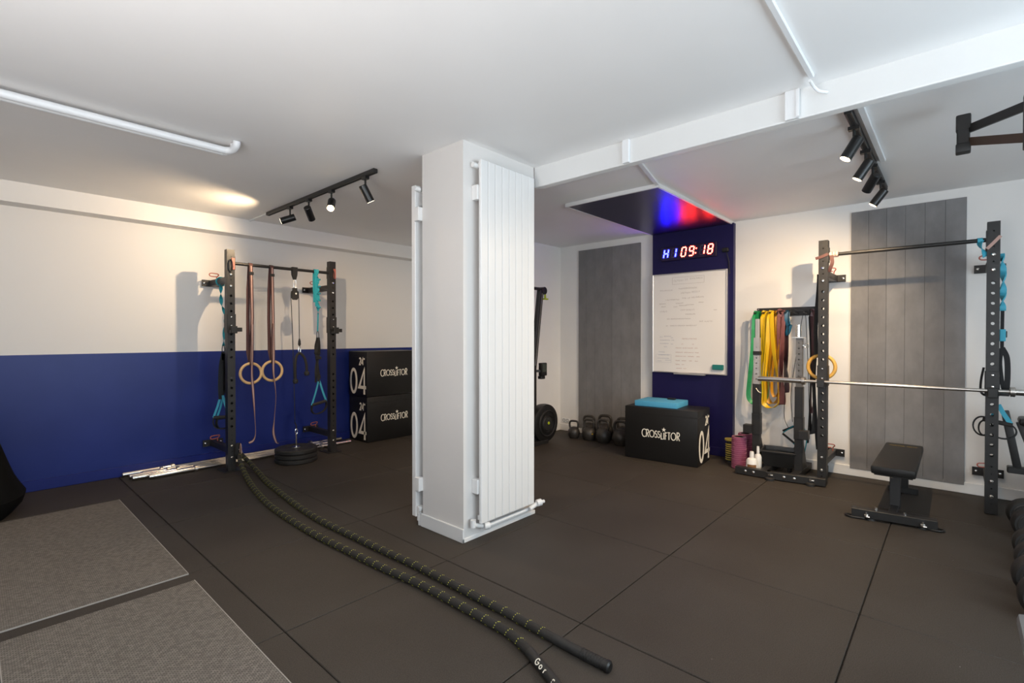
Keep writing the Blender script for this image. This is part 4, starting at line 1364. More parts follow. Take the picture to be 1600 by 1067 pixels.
def squiggle(b, y, z, ln, h, tilt=0.0):
    """a handwritten word from y towards the right, length ln"""
    x = 0.0
    while x < ln:
        cw = h * random.uniform(0.45, 0.75)
        k = random.randint(0, 4)
        if k == 0:
            st = [(0.1, 1), (0.1, 0), (0.8, 0.1)]
        elif k == 1:
            st = arc(0.42, 0.4, 0.36, 0.4, 30, 330, 6)
        elif k == 2:
            st = [(0.05, 0.1), (0.4, 0.9), (0.8, 0)]
        elif k == 3:
            st = [(0.8, 0.75), (0.2, 0.8), (0.6, 0.4), (0.1, 0.05)]
        else:
            st = [(0.1, 0), (0.12, 0.7), (0.5, 0.75), (0.6, 0)]
        hh_ = h * random.uniform(0.7, 1.0)
        b.stroke([(x + p[0] * cw, p[1] * hh_ + random.uniform(-0.1, 0.1) * h) for p in st], (WX - 0.0003, y, z), (0, -1, 0), (0, 0, 1), (-1, 0, 0), 0.0028, d=0.0006)
        x += cw * 1.12


def px_y(px):      # board coordinate 0..1 from the left
    return 2.862 - px * 0.89


def px_z(t_):
    return 2.16 - t_ * 1.195


LINES = {'k': [(0.10, .155, .17, .022), (.37, .145, .26, .02), (.40, .19, .06, .026), (.48, .19, .05, .026), (.55, .185, .10, .026), (.18, .255, .20, .018), (.42, .245, .05, .022), (.50, .245, .03, .022), (.55, .24, .16, .02),
               (.09, .295, .09, .013), (.12, .325, .06, .012), (.33, .295, .10, .012), (.30, .33, .05, .014), (.38, .32, .10, .012), (.48, .315, .10, .012), (.65, .295, .06, .012), (.10, .375, .10, .02), (.85, .375, .04, .014),
               (.40, .365, .06, .022), (.48, .365, .11, .024), (.47, .41, .13, .016), (.2, .455, .04, .012), (.26, .455, .28, .012), (.66, .485, .05, .02), (.73, .485, .10, .02), (.19, .525, .03, .016), (.25, .525, .09, .016), (.36, .525, .10, .016), (.48, .525, .14, .016),
               (.30, .06, .08, .03), (.40, .06, .03, .022), (.46, .055, .03, .026), (.53, .05, .17, .022)],
         'r': [(.42, .66, .2, .016), (.41, .715, .03, .018), (.56, .715, .02, .016), (.33, .755, .08, .013), (.43, .755, .05, .013), (.50, .755, .07, .013), (.60, .755, .04, .013), (.33, .80, .10, .011), (.45, .80, .04, .011), (.50, .80, .08, .011), (.60, .80, .05, .011),
               (.33, .84, .1, .011), (.44, .84, .04, .011), (.50, .84, .09, .011), (.62, .84, .04, .011), (.33, .885, .06, .013), (.42, .885, .06, .012), (.52, .885, .04, .012), (.60, .885, .04, .01), (.33, .925, .06, .012), (.42, .925, .03, .01), (.34, .965, .08, .012), (.44, .965, .04, .01)],
         'b': [(.10, .64, .04, .02), (.16, .635, .10, .014), (.26, .65, .03, .012), (.10, .675, .15, .012), (.27, .675, .03, .013), (.10, .71, .13, .012), (.26, .715, .03, .012), (.16, .745, .05, .012), (.08, .80, .09, .012), (.08, .83, .16, .011), (.06, .865, .17, .014), (.06, .895, .06, .012), (.18, .885, .08, .01)]}
for key, m_ in (('k', INK), ('r', INKR), ('b', INKB)):
    b = B()
    for (px, tz, ln, h) in LINES[key]:
        squiggle(b, px_y(px), px_z(tz) - h / 2, ln * 0.89, h)
    if key == 'k':
        for (x0, x1, y0_, y1_) in ((.28, .72, .03, .10),):
            b.stroke([(0, 0), ((x1 - x0) * .89, 0), ((x1 - x0) * .89, (y1_ - y0_) * 1.19), (0, (y1_ - y0_) * 1.19)], (WX - 0.0003, px_y(x0), px_z(y1_)), (0, -1, 0), (0, 0, 1), (-1, 0, 0), 0.003, True, d=0.0006)
    if key == 'b':
        b.stroke([(0, 0), (0.20, 0), (0.20, 0.10), (0, 0.10)], (WX - 0.0003, px_y(.04), px_z(.91)), (0, -1, 0), (0, 0, 1), (-1, 0, 0), 0.0025, True, d=0.0006)
    part('marker_writing', b, m_, wbd, {'k': 'faint grey handwriting', 'r': 'faint reddish handwriting', 'b': 'faint bluish handwriting'}[key], kind='stuff', smooth=False)

# ============================================================ BAND HANGER WITH BANDS
HX = 5.955
hg = thing('band_hanger', 'black wall plate with pegs holding the coloured resistance bands', 'hanger', (5.93, 1.355, 1.62))
part('plate', B().box(5.945, 5.96, 1.068, 1.655, 1.620, 1.712, 0.002), BLACK, hg)
PEGS = [1.632, 1.545, 1.475, 1.405, 1.335, 1.25, 1.165, 1.09]
for y in PEGS:
    part('peg', B().cyl((5.95, y, 1.640), (5.74, y, 1.652), 0.007, 10), BLACK, hg)
bolts('bolt_head', [(0.007, 0), (0.005, -0.004)], [(5.945, y, z) for y in (1.083, 1.64) for z in (1.633, 1.70)], 'X', CHROME, hg, 10)


def band(label, y, x, spread, zb, wd, m_, mid=0.0, th=0.0035, tw=0.5, skew=0.0, top=1.655):
    """loop of flat band hanging over a peg at (x, y)"""
    n = 8
    pts = []
    for k in range(7):
        a = PI * k / 6
        pts.append(V(x, y + 0.012 * math.cos(a), top - 0.004 + 0.012 * math.sin(a)))
    L = top - zb
    lft = [V(x - 0.01, y - spread * 0.35 + mid, top - L * 0.33), V(x - 0.012, y - spread * 0.75 + skew, top - L * 0.66), V(x - 0.01, y - spread + skew, zb + 0.09)]
    bot = [V(x - 0.008, y - spread * 0.55 + skew, zb + 0.015), V(x, y + skew, zb), V(x + 0.008, y + spread * 0.55 + skew, zb + 0.015)]
    rgt = [V(x + 0.01, y + spread + skew, zb + 0.09), V(x + 0.012, y + spread * 0.75 + skew, top - L * 0.66), V(x + 0.01, y + spread * 0.35 + mid, top - L * 0.33)]
    # order: over the peg from left (+y) to right (-y), down the right, up the left
    path = smoothpath(pts + lft + bot + rgt, 5, closed=True)
    N = len(path)
    twl = [tw * math.sin(2 * PI * i / N * 2) for i in range(N)]
    return solo('resistance_band', B().ribbon(path, wd, th, (1, 0, 0), closed=True, twist=twl), m_, label, 'resistance band', 'resistance bands on the wall hanger')


band('green resistance band hanging leftmost on the wall hanger', PEGS[0], 5.80, 0.072, 0.66, 0.046, GREENB, tw=0.7)
band('dark green resistance band hanging behind the leftmost squat stand post', PEGS[0] - 0.012, 5.87, 0.055, 0.68, 0.03, GREENB, tw=0.6, skew=-0.05)
band('bright yellow resistance band hanging left of the amber band', PEGS[1], 5.80, 0.035, 0.65, 0.05, YELB, tw=1.0, skew=0.015)
band('yellow resistance band hanging wide in front of the amber band', PEGS[2], 5.77, 0.085, 0.635, 0.042, YELB, tw=0.9, skew=-0.005)
band('amber resistance band hanging between the yellow and the mauve bands', PEGS[2] - 0.01, 5.86, 0.06, 0.67, 0.05, ORAB, tw=0.9, skew=0.01)
band('amber resistance band looping from the fourth peg beside the mauve band', PEGS[3] + 0.01, 5.81, 0.035, 0.75, 0.03, ORAB, tw=0.8, skew=0.02)
band('broad mauve resistance band hanging right of the yellow bands', PEGS[3] - 0.02, 5.80, 0.016, 0.675, 0.075, MAUVE, tw=1.35, th=0.005, skew=-0.01)
band('dark plum resistance band hanging behind the broad mauve band', PEGS[3] - 0.055, 5.85, 0.014, 0.80, 0.055, DMAUVE, tw=1.3, th=0.005, skew=-0.01)
band('short petrol blue resistance band hanging in the middle of the hanger', PEGS[4], 5.81, 0.038, 1.43, 0.05, BLUEB, tw=1.1, th=0.004)
band('black resistance band hanging long behind the far upright of the right rig', PEGS[7], 5.80, 0.018, 0.40, 0.05, WEBB, tw=1.0, th=0.005)
band('dark plum resistance band hanging beside the long black band', PEGS[7] - 0.012, 5.76, 0.014, 0.62, 0.035, DMAUVE, tw=1.0)
# speed rope with thin cord
jr = thing('jump_rope', 'black jump rope with a thin cord hanging from the wall hanger', 'jump rope', (5.80, 1.2, 0.3))
part('cord', B().tube(smoothpath([(5.80, 1.11, 0.46), (5.80, 1.12, 0.9), (5.80, 1.135, 1.3), (5.80, 1.15, 1.6), (5.80, 1.165, 1.662), (5.80, 1.18, 1.6), (5.80, 1.235, 1.2), (5.80, 1.28, 0.8), (5.80, 1.265, 0.5)], 7), 0.003, 6).tube(smoothpath([(5.80, 1.165, 1.66), (5.79, 1.22, 1.67), (5.79, 1.30, 1.655), (5.80, 1.31, 1.2), (5.80, 1.345, 0.6), (5.80, 1.30, 0.42)], 7), 0.003, 6), BLACKPL, jr)
part('rope_handle', B().bar((5.79, 1.11, 0.46), (5.79, 1.125, 0.30), 0.022, 0.022, (0, 1, 0), 0.006), BLACKPL, jr)
part('rope_handle', B().cyl((5.78, 1.35, 0.40), (5.77, 1.22, 0.475), 0.011, 10), BLACKPL, jr)
tb_ = thing('handle_tube', 'dark tube with teal ended handles hanging at the second squat stand post', 'exercise tube', (5.75, 1.25, 0.3))
part('handle_bar', B().cyl((5.70, 1.335, 0.385), (5.72, 1.215, 0.285), 0.011, 10), BLACKPL, tb_)
part('teal_end', B().cyl((5.72, 1.235, 0.30), (5.722, 1.205, 0.275), 0.014, 10), TEAL, tb_, 'teal handle end')
part('tube_line', B().tube(smoothpath([(5.72, 1.335, 0.39), (5.68, 1.24, 0.47), (5.64, 1.16, 0.52), (5.62, 1.10, 0.40), (5.66, 1.13, 0.2), (5.70, 1.17, 0.10)], 6), 0.005, 8), TEAL, tb_)
part('lower_handle', B().cyl((5.80, 1.28, 0.16), (5.78, 1.235, 0.24), 0.010, 8).cyl((5.78, 1.235, 0.24), (5.79, 1.20, 0.14), 0.010, 8).cyl((5.80, 1.28, 0.175), (5.79, 1.20, 0.165), 0.009, 8), BLACKPL, tb_)
# third gymnastic ring behind the far upright
r3 = thing('gymnastic_ring', 'wooden gymnastic ring hanging behind the far upright of the right rig', 'gymnastic ring', (5.50, 0.955, 1.1))
part('wooden_ring', B().ring((5.50, 0.955, 1.105), 0.112, 0.0165, 'X', 40, 12), mat('golden_wood', (0.66, 0.38, 0.08), 0.45, noise=0.1, nscale=14), r3)
part('strap', B().ribbon(smoothpath([(5.50, 1.0, 1.20), (5.50, 1.005, 1.5), (5.49, 0.985, 1.8), (5.47, 0.975, 1.93), (5.45, 0.97, 1.99)], 6), 0.035, 0.004, (0, 1, 0)), WEBB, r3)
part('strap_tail', B().ribbon(smoothpath([(5.505, 1.01, 1.21), (5.52, 1.02, 0.9), (5.52, 1.005, 0.6), (5.52, 0.985, 0.3)], 6), 0.03, 0.004, (0, 1, 0), twist=[0.5 * math.sin(i * 0.4) for i in range(19)]), WEBB, r3)
# strap wrapped at the bar end
bs = thing('tied_strap', 'rose webbing strap tied round the bar end of the far right rig upright', 'strap', (5.40, 0.87, 2.05))
b = B()
for k in range(3):
    b.ribbon([(5.405 + 0.024 * math.cos(a), 0.868 - 0.024 * k, 2.16 + 0.024 * math.sin(a)) for a in [2 * PI * i / 16 for i in range(16)]], 0.02, 0.004, (0, 1, 0), closed=True)
part('wrap', b, STRAPL, bs)
part('wrap_tail', B().ribbon(smoothpath([(5.375, 0.86, 2.15), (5.365, 0.852, 2.08), (5.375, 0.868, 2.03), (5.39, 0.88, 2.0)], 5), 0.03, 0.004, (0, 1, 0)).ribbon(smoothpath([(5.362, 0.885, 2.165), (5.360, 0.93, 2.145), (5.362, 0.985, 2.13)], 4), 0.026, 0.003, (0, 0, 1)), STRAPP, bs)

ps_ = thing('tied_strap', 'thin rose strap lying diagonally across the top of the upright nearest the camera', 'strap', (5.40, -0.216, 2.08))
part('strap_band', B().ribbon([(5.366, -0.178, 2.085), (5.3655, -0.216, 2.13), (5.366, -0.254, 2.178)], 0.022, 0.002, (0, 0.8, 0.6)), STRAPL, ps_)
part('strap_knot', B().box(5.385, 5.425, -0.179, -0.170, 2.06, 2.10, 0.003), STRAPP, ps_)
for nm_, x_, sg in (('left', 1.835, 1), ('right', 2.955, 1)):
    t_ = thing('bar_lock_pin', 'rust red lock plate with black loop on the %s upright of the left rig' % nm_, 'lock pin', (x_, 5.55, 2.08))
    part('lock_plate', B().box(x_ + 0.006, x_ + 0.036, 5.5545, 5.5628, 2.09, 2.21, 0.002), REDPIN, t_)
    part('lock_loop', B().ring((x_ - 0.006, 5.552, 2.13), 0.018, 0.0055, 'Y', 22, 8, 0.062), BLACKPL, t_)

# ------------------------------------------------------------ squat stands (telescopic) with base beam
sq = thing('squat_stand', 'black telescopic squat stand with silver perforated tubes under the bands', 'squat stand', (5.5, 1.3, 0))
SPX = 5.52
for (y, ztop, zsil) in ((1.535, 1.385, 0.905), (1.145, 1.385, 0.90)):
    lo_ = part('lower_post', B().box(SPX - 0.032, SPX + 0.032, y - 0.036, y + 0.036, 0.05, zsil, 0.003).box(SPX - 0.037, SPX + 0.037, y - 0.041, y + 0.041, 0.38, 0.60, 0.003), BLACK, sq)
    iv = B()
    holed_tube(iv, 0.056, [(zsil + 0.05 + 0.055 * k, 0.0065) for k in range(int((ztop - zsil - 0.1) / 0.055) + 1)], zsil - 0.02, ztop, 0.006)
    iv.xf(Matrix.Translation((SPX, y, 0)) @ Matrix.Rotation(-PI / 2, 4, 'Z'))
    part('inner_post', iv, SILVER if y > 1.3 else DSTEEL, sq, 'silver perforated tube' if y > 1.3 else 'grey perforated tube', smooth=False)
    part('spotter_block', B().box(SPX - 0.125, SPX - 0.036, y + (0.02 if y > 1.3 else -0.10), y + (0.10 if y > 1.3 else -0.02), 0.40, 0.485, 0.003), BLACK, sq)
    if y > 1.3:
        lg = B().bar((5.28, 1.41, 0.045), (5.93, 1.41, 0.045), 0.06, 0.06, (0, 0, 1), 0.003).bar((SPX, 1.41, 0.045), (SPX, y + 0.03, 0.045), 0.06, 0.058, (0, 0, 1), 0.003)
    else:
        lg = B().bar((SPX - 0.20, y, 0.045), (5.93, y, 0.045), 0.07, 0.06, (0, 0, 1), 0.003)
    part('base_leg', lg, BLACK, sq)
    part('gusset', B().prism([(0, 0), (0.17, 0), (0.03, 0.26), (0, 0.26)], (SPX + 0.03, y - 0.03, 0.075), (1, 0, 0), (0, 0, 1), (0, 1, 0), 0.06), BLACK, sq)
# upper collars
part('lock_collar', B().box(SPX - 0.034, SPX + 0.034, 1.501, 1.569, 1.205, 1.245, 0.003), BLACKPL, sq)
part('saddle_plate', B().box(SPX - 0.045, SPX + 0.045, 1.10, 1.205, 1.382, 1.392), STEEL, sq)
part('horn', B().cyl((SPX, 1.155, 1.39), (SPX, 1.155, 1.512), 0.026, 18), CHROME, sq, 'chrome horn on the second post')
part('horn', B().box(SPX - 0.018, SPX + 0.018, 1.514, 1.552, 1.245, 1.58, 0.004), SILVER, sq, 'silver inner tube of the first post')
part('adjust_pin', B().ring((SPX - 0.05, 1.075, 1.31), 0.02, 0.004, 'X', 20, 6).cyl((SPX - 0.05, 1.10, 1.31), (SPX, 1.125, 1.31), 0.006, 8), STEEL, sq)
part('adjust_pin', B().tube(smoothpath([(SPX - 0.035, 1.535, 0.86), (SPX - 0.045, 1.51, 0.83), (SPX - 0.04, 1.488, 0.815)], 5), 0.0045, 8), STEEL, sq)
fb = B().box(5.235, 5.30, 1.335, 1.66, 0.008, 0.078, 0.003).bar((5.262, 1.37, 0.043), (5.335, 0.885, 0.043), 0.065, 0.07, (0, 0, 1), 0.003)
fbp = part('front_beam', fb, BLACK, sq)
bolts('bolt_head', [(0.014, 0), (0.013, -0.006), (0.006, -0.01)], [(5.235, 1.56, 0.046), (5.235, 1.485, 0.046), (5.248, 1.215, 0.046), (5.259, 1.13, 0.046)], 'X', CHROME, fbp)
for (x, y) in ((5.225, 1.335), (5.285, 1.0)):
    part('levelling_foot', B().lathe([(0.042, 0.0), (0.042, 0.02), (0.025, 0.03)], (x, y, 0.0), 16), BLACKRUB, fbp)
    part('knob', B().cyl((x - 0.012, y, 0.055), (x + 0.03, y, 0.055), 0.011, 10).cyl((x, y - 0.03, 0.05), (x, y + 0.0, 0.05), 0.008, 8), CHROME, fbp)
part('cross_member', B().bar((5.33, 0.93, 0.043), (5.92, 0.99, 0.043), 0.06, 0.06, (0, 0, 1), 0.003), BLACK, sq)

# ------------------------------------------------------------ things on the floor by the stands
bn = thing('storage_bin', 'black plastic storage bin between the squat stand posts', 'bin', (5.60, 1.34, 0.0), R(7) - PI / 2)
bm = B()


def bin_shell(w0, d0, w1, d1, z0, z1, th):
    o0 = [(-w0, -d0, z0), (w0, -d0, z0), (w0, d0, z0), (-w0, d0, z0)]
    o1 = [(-w1, -d1, z1), (w1, -d1, z1), (w1, d1, z1), (-w1, d1, z1)]
    i1 = [(-w1 + th, -d1 + th, z1), (w1 - th, -d1 + th, z1), (w1 - th, d1 - th, z1), (-w1 + th, d1 - th, z1)]
    i0 = [(-w0 + th, -d0 + th, z0 + th), (w0 - th, -d0 + th, z0 + th), (w0 - th, d0 - th, z0 + th), (-w0 + th, d0 - th, z0 + th)]
    fs = [(3, 2, 1, 0), (12, 13, 14, 15)]
    for k in range(4):
        j = (k + 1) % 4
        fs += [(k, j, 4 + j, 4 + k), (4 + k, 4 + j, 8 + j, 8 + k), (8 + k, 8 + j, 12 + j, 12 + k)]
    return o0 + o1 + i1 + i0, fs


vs_, fs_ = bin_shell(0.130, 0.115, 0.152, 0.135, 0.078, 0.235, 0.004)
part('bin_body', B().add(vs_, fs_), BLACKPL, bn, smooth=False)
vs_, fs_ = bin_shell(0.162, 0.145, 0.164, 0.147, 0.216, 0.238, 0.012)
rm = B()
for (x0, x1, y0, y1) in ((-0.164, 0.164, -0.147, -0.133), (-0.164, 0.164, 0.133, 0.147), (-0.164, -0.150, -0.133, 0.133), (0.150, 0.164, -0.133, 0.133)):
    rm.box(x0, x1, y0, y1, 0.218, 0.238, 0.004)
part('bin_rim', rm, BLACK, bn)
part('runner', B().box(0.08, 0.11, -0.09, 0.09, 0.0, 0.079, 0.004), BLACKPL, bn)


def foam_roller(label, x, y, h, r_):
    t_ = thing('foam_roller', label, 'foam roller', (x, y, 0.0))
    part('core_tube', B().lathe([(r_ * 0.62, 0.002), (r_ * 0.72, 0.0), (r_ * 0.72, h), (r_ * 0.62, h), (r_ * 0.62, 0.002)], (x, y, 0), 24, cap=False), BLACKPL, t_)
    part('foam_sleeve', B().lathe([(r_ * 0.73, 0.001), (r_, 0.004), (r_, h - 0.004), (r_ * 0.73, h - 0.001)], (x, y, 0), 32, cap=False), PURPLE, t_)
    nb = B()
    for i in range(22):
        for j in range(15):
            a = 2 * PI * (i + 0.5 * (j % 2)) / 22
            z = 0.018 + (h - 0.036) * j / 14
            c = V(x + r_ * math.cos(a), y + r_ * math.sin(a), z)
            tn = V(-math.sin(a), math.cos(a), 0)
            rd = V(math.cos(a), math.sin(a), 0)
            sl_ = tn * 0.010 + V(0, 0, 0.006) * (1 if j % 2 else -1)
            w2 = V(0, 0, 0.003)
            nb.add([c - sl_ - w2, c + sl_ - w2, c + sl_ + w2, c - sl_ + w2, c + rd * 0.003], [(0, 1, 4), (1, 2, 4), (2, 3, 4), (3, 0, 4)])
    part('raised_nubs', nb, PINKR, t_, 'pink raised nubs', kind='stuff', smooth=False)
    part('rim', B().ring((x, y, h - 0.004), r_ * 0.88, r_ * 0.10, 'Z', 28, 6), PINKR, t_)
    return t_


foam_roller('magenta patterned foam roller standing in front at the end of the squat stand', 5.49, 1.702, 0.335, 0.072)
foam_roller('magenta patterned foam roller standing behind the front roller', 5.66, 1.69, 0.345, 0.072)
YRING = mat('mustard_rubber_ring', (0.42, 0.33, 0.06), 0.6)
yr = thing('spiky_roller', 'black massage roller with yellow rings standing by the navy wall corner', 'massage roller', (5.70, 1.86, 0))
part('roller_core', B().lathe([(0.04, 0.0), (0.04, 0.24)], (5.70, 1.86, 0), 20), BLACKRUB, yr)
for k in range(8):
    part('yellow_ring', B().ring((5.70, 1.86, 0.03 + 0.024 * k), 0.044, 0.007, 'Z', 20, 6), YRING, yr)
part('roller_cap', B().lathe([(0.05, 0.235), (0.058, 0.242), (0.058, 0.258), (0.02, 0.264)], (5.70, 1.86, 0), 20), YRING, yr)


def bottle(label, x, y, z, h, r_, lab):
    t_ = thing('spray_bottle', label, 'bottle', (x, y, z))
    hb = h * 0.72
    part('bottle_body', B().lathe([(r_ * 0.9, z), (r_, z + 0.006), (r_, z + hb * 0.82), (r_ * 0.8, z + hb * 0.94), (r_ * 0.4, z + hb)], (x, y, 0), 22), BOTTLE, t_)
    part('bottle_cap', B().lathe([(r_ * 0.42, z + hb), (r_ * 0.42, z + h * 0.9), (r_ * 0.34, z + h)], (x, y, 0), 16), BOTTLE, t_)
    if lab:
        vs_, fs_ = [], []
        c0 = math.atan2(-y, -x)
        for i in range(9):
            a = c0 + (i - 4) * 0.22
            for zz in (z + hb * 0.18, z + hb * 0.62):
                vs_.append((x + (r_ + 0.001) * math.cos(a), y + (r_ + 0.001) * math.sin(a), zz))
        for i in range(8):
            fs_.append((2 * i, 2 * i + 2, 2 * i + 3, 2 * i + 1))
        part('bottle_label', B().add(vs_, fs_), LABELB, t_, 'brown paper label')


bottle('white bottle with brown label standing in front of the foam rollers', 5.355, 1.535, 0.0, 0.225, 0.052, True)
bottle('taller white bottle without label standing behind the labelled bottle', 5.44, 1.50, 0.0, 0.27, 0.034, False)

# ============================================================ BENCH
bc = thing('flat_bench', 'black flat weight bench with gold printed pad under the barbell', 'bench', (5.2, 0.35, 0))
pdm = B().box(4.60, 5.72, 0.205, 0.475, 0.355, 0.42, 0.02)
pdo = part('pad', pdm, VINYL, bc)
part('pad_board', B().box(4.63, 5.69, 0.225, 0.455, 0.345, 0.357), BLACKPL, bc)
b = B()
random.seed(3)
y = 0.435
while y > 0.245:
    if abs(y - 0.34) > 0.018:
        b.stroke([(0, 0), (0, 0.012)] if random.random() < 0.5 else [(0, 0.006), (0.004, 0.012), (0.004, 0)], (5.575, y, 0.4203), (0, -1, 0), (1, 0, 0), (0, 0, 1), 0.0046, d=0.0006)
        b.stroke([(0, 0.0), (0.006, 0.0)], (5.575 + random.choice((0, 0.006, 0.012)), y, 0.4203), (0, -1, 0), (1, 0, 0), (0, 0, 1), 0.0035, d=0.0006)
    y -= 0.0085
b.stroke([(-0.010, 0.002), (0, 0.024), (0.010, 0.002), (0, 0.008)], (5.570, 0.34, 0.4203), (0, -1, 0), (1, 0, 0), (0, 0, 1), 0.004, True, d=0.0006)
part('gold_print', b, GOLD, pdo, 'gold printed line with emblem', smooth=False)
part('spine', B().box(4.90, 5.62, 0.31, 0.37, 0.285, 0.346, 0.003), BLACK, bc)
part('front_post', B().bar((4.885, 0.345, 0.05), (4.905, 0.345, 0.346), 0.068, 0.05, (1, 0, 0), 0.003), BLACK, bc)
part('rear_post', B().bar((5.62, 0.34, 0.02), (5.60, 0.34, 0.346), 0.075, 0.05, (1, 0, 0), 0.003), BLACK, bc)
ff = part('front_foot', B().bar((4.60, 0.592, 0.046), (4.665, 0.088, 0.046), 0.07, 0.062, (0, 0, 1), 0.003).bar((4.63, 0.345, 0.045), (4.90, 0.345, 0.045), 0.05, 0.06, (0, 0, 1), 0.002), BLACK, bc)
part('rear_foot', B().box(5.585, 5.655, 0.235, 0.445, 0.0, 0.05, 0.004), BLACK, bc)
for (x, y, s_) in ((4.600, 0.565, 1), (4.665, 0.115, -1)):
    part('wire_stop', B().tube(smoothpath([(x - 0.02, y - s_ * 0.06, 0.010), (x - 0.035, y + s_ * 0.02, 0.009), (x - 0.012, y + s_ * 0.06, 0.009), (x + 0.02, y + s_ * 0.055, 0.010), (x + 0.035, y - s_ * 0.01, 0.012)], 6), 0.008, 10), BLACK, ff)
for (x, y) in ((4.578, 0.495), (4.612, 0.165)):
    part('adjuster_bolt', B().lathe([(0.016, 0), (0.015, -0.008), (0.007, -0.016)], (x, y, 0.035), 12, 'X').cyl((x - 0.012, y - 0.022, 0.03), (x - 0.012, y - 0.002, 0.03), 0.006, 8).cyl((x - 0.006, y, 0.04), (x - 0.006, y, 0.062), 0.008, 8), CHROME, ff)
bolts('bolt_head', [(0.012, 0.078), (0.010, 0.094)], [(4.628, 0.44, 0), (4.655, 0.27, 0)], 'Z', CHROME, ff, 10)
bolts('bolt_head', [(0.009, 0.338), (0.009, 0.346)], [(4.64, 0.345, 0)], 'Z', CHROME, ff, 10)
for (x, y) in ((4.615, 0.47), (4.66, 0.17)):
    part('rubber_foot', B().lathe([(0.035, 0), (0.032, 0.014)], (x, y, 0), 16), BLACKRUB, ff)

# ============================================================ THINGS AT THE FRAME EDGES
random.seed(8)


def carpet(label, x0, x1, y0, y1):
    t_ = thing('carpet_mat', label, 'mat', ((x0 + x1) / 2, (y0 + y1) / 2, 0.0))
    part('woven_top', B().box(x0, x1, y0, y1, 0.001, 0.0085), WEAVE, t_, smooth=False)
    part('pale_edge', B().box(x0 - 0.001, x0 + 0.003, y0 - 0.002, y1 + 0.002, 0.001, 0.0095).box(x1 - 0.003, x1 + 0.001, y0 - 0.002, y1 + 0.002, 0.001, 0.0095).box(x0, x1, y0 - 0.001, y0 + 0.001, 0.001, 0.0088), MATEDGE, t_, 'pale cut edge')


carpet('grey woven carpet mat lying near the blue wall', 0.02, 0.862, 3.334, 5.285)
carpet('grey woven carpet mat lying nearest the camera', 0.083, 0.862, 1.25, 3.217)

bg_ = B()
seg, rows = 30, 14
vs_, fs_ = [], []
for j in range(rows + 1):
    t_ = j / rows
    z = 0.0 + 1.05 * t_
    if t_ < 0.12:
        r0 = 0.50 + 0.10 * (t_ / 0.12)
    else:
        k = (t_ - 0.12) / 0.88
        r0 = 0.60 - 0.27 * min(1, k * 1.15) ** 0.75 - 0.16 * max(0, k - 0.75) / 0.25
    for i in range(seg):
        a = 2 * PI * i / seg
        rr = r0 * (1 + 0.03 * math.sin(3 * a + 4 * t_) + 0.018 * math.sin(7 * a - 6 * t_))
        vs_.append((-0.27 + rr * math.cos(a), 5.56 + rr * math.sin(a) * 0.86, z))
for j in range(rows):
    for i in range(seg):
        k = (i + 1) % seg
        fs_.append((j * seg + i, j * seg + k, (j + 1) * seg + k, (j + 1) * seg + i))
fs_.append(tuple(range(seg - 1, -1, -1)))
fs_.append(tuple(range(rows * seg, rows * seg + seg)))
bagt = thing('bean_bag', 'dark slumped fabric bag on the floor at the left edge by the blue wall', 'bag', (-0.27, 5.56, 0))
part('bag_body', bg_.add(vs_, fs_), BAGM, bagt)


def dumbbell(label, x, y, r_, ln, half, rz):
    t_ = bpy.data.objects.new('dumbbell', None)
    COL.objects.link(t_)
    ORIG[t_.name] = V(0, 0, 0)
    meta(t_, label, 'dumbbell', 'dumbbells in a row at the right edge')
    part('grip', B().lathe([(0.016, -half), (0.018, 0), (0.016, half)], (0, 0, r_), 14, 'X'), CHROME, t_)
    for s_ in (-1, 1):
        c = s_ * half
        prof = [(r_ * 0.5, c - ln * 0.5), (r_ * 0.86, c - ln * 0.46), (r_ * 0.97, c - ln * 0.34), (r_, c - ln * 0.2), (r_, c + ln * 0.2), (r_ * 0.97, c + ln * 0.34), (r_ * 0.86, c + ln * 0.46), (r_ * 0.5, c + ln * 0.5)]
        h_ = part('round_head', B().lathe(prof, (0, 0, r_), 32, 'X'), BLACKRUB, t_)
        part('end_ring', B().ring((c + s_ * ln * 0.48, 0, r_), r_ * 0.70, 0.005, 'X', 30, 6), IRON, h_)
        part('end_ring', B().ring((c - s_ * ln * 0.48, 0, r_), r_ * 0.70, 0.005, 'X', 30, 6), IRON, h_)
    t_.location = (x, y, 0)
    t_.rotation_euler = (0, 0, rz)


dumbbell('round dumbbell farthest from the camera in the row at the right edge', 4.99, -0.400, 0.112, 0.11, 0.13, R(2))
dumbbell('round dumbbell in the middle of the row at the right edge', 4.28, -0.372, 0.105, 0.11, 0.14, R(-2))
dumbbell('largest round dumbbell nearest the camera in the row at the right edge', 3.66, -0.352, 0.118, 0.12, 0.14, R(1))

eb = thing('exercise_bike', 'black exercise bike frame partly visible behind the upright nearest the camera', 'exercise bike', (5.62, -0.6, 0))
part('slanted_tube', B().bar((5.62, -0.300, 0.80), (5.62, -0.375, 0.345), 0.05, 0.05, (1, 0, 0), 0.008), BLACK, eb)
part('cross_bar', B().box(5.58, 5.66, -0.95, -0.315, 0.305, 0.355, 0.006), BLACK, eb)
part('seat_post', B().bar((5.60, -0.385, 0.72), (5.60, -0.50, 0.34), 0.05, 0.05, (1, 0, 0), 0.008), BLACK, eb)
part('seat', B().box(5.48, 5.70, -0.62, -0.375, 0.70, 0.76, 0.025), VINYL, eb)
part('flywheel', B().lathe([(0.17, -0.03), (0.19, -0.02), (0.19, 0.02), (0.17, 0.03)], (5.62, -0.615, 0.22), 36, 'X'), BLACKRUB, eb)
part('floor_bar', B().box(5.42, 5.82, -0.93, -0.87, 0.0, 0.05, 0.006).box(5.44, 5.80, -0.62, -0.57, 0, 0.04, 0.006), BLACK, eb)
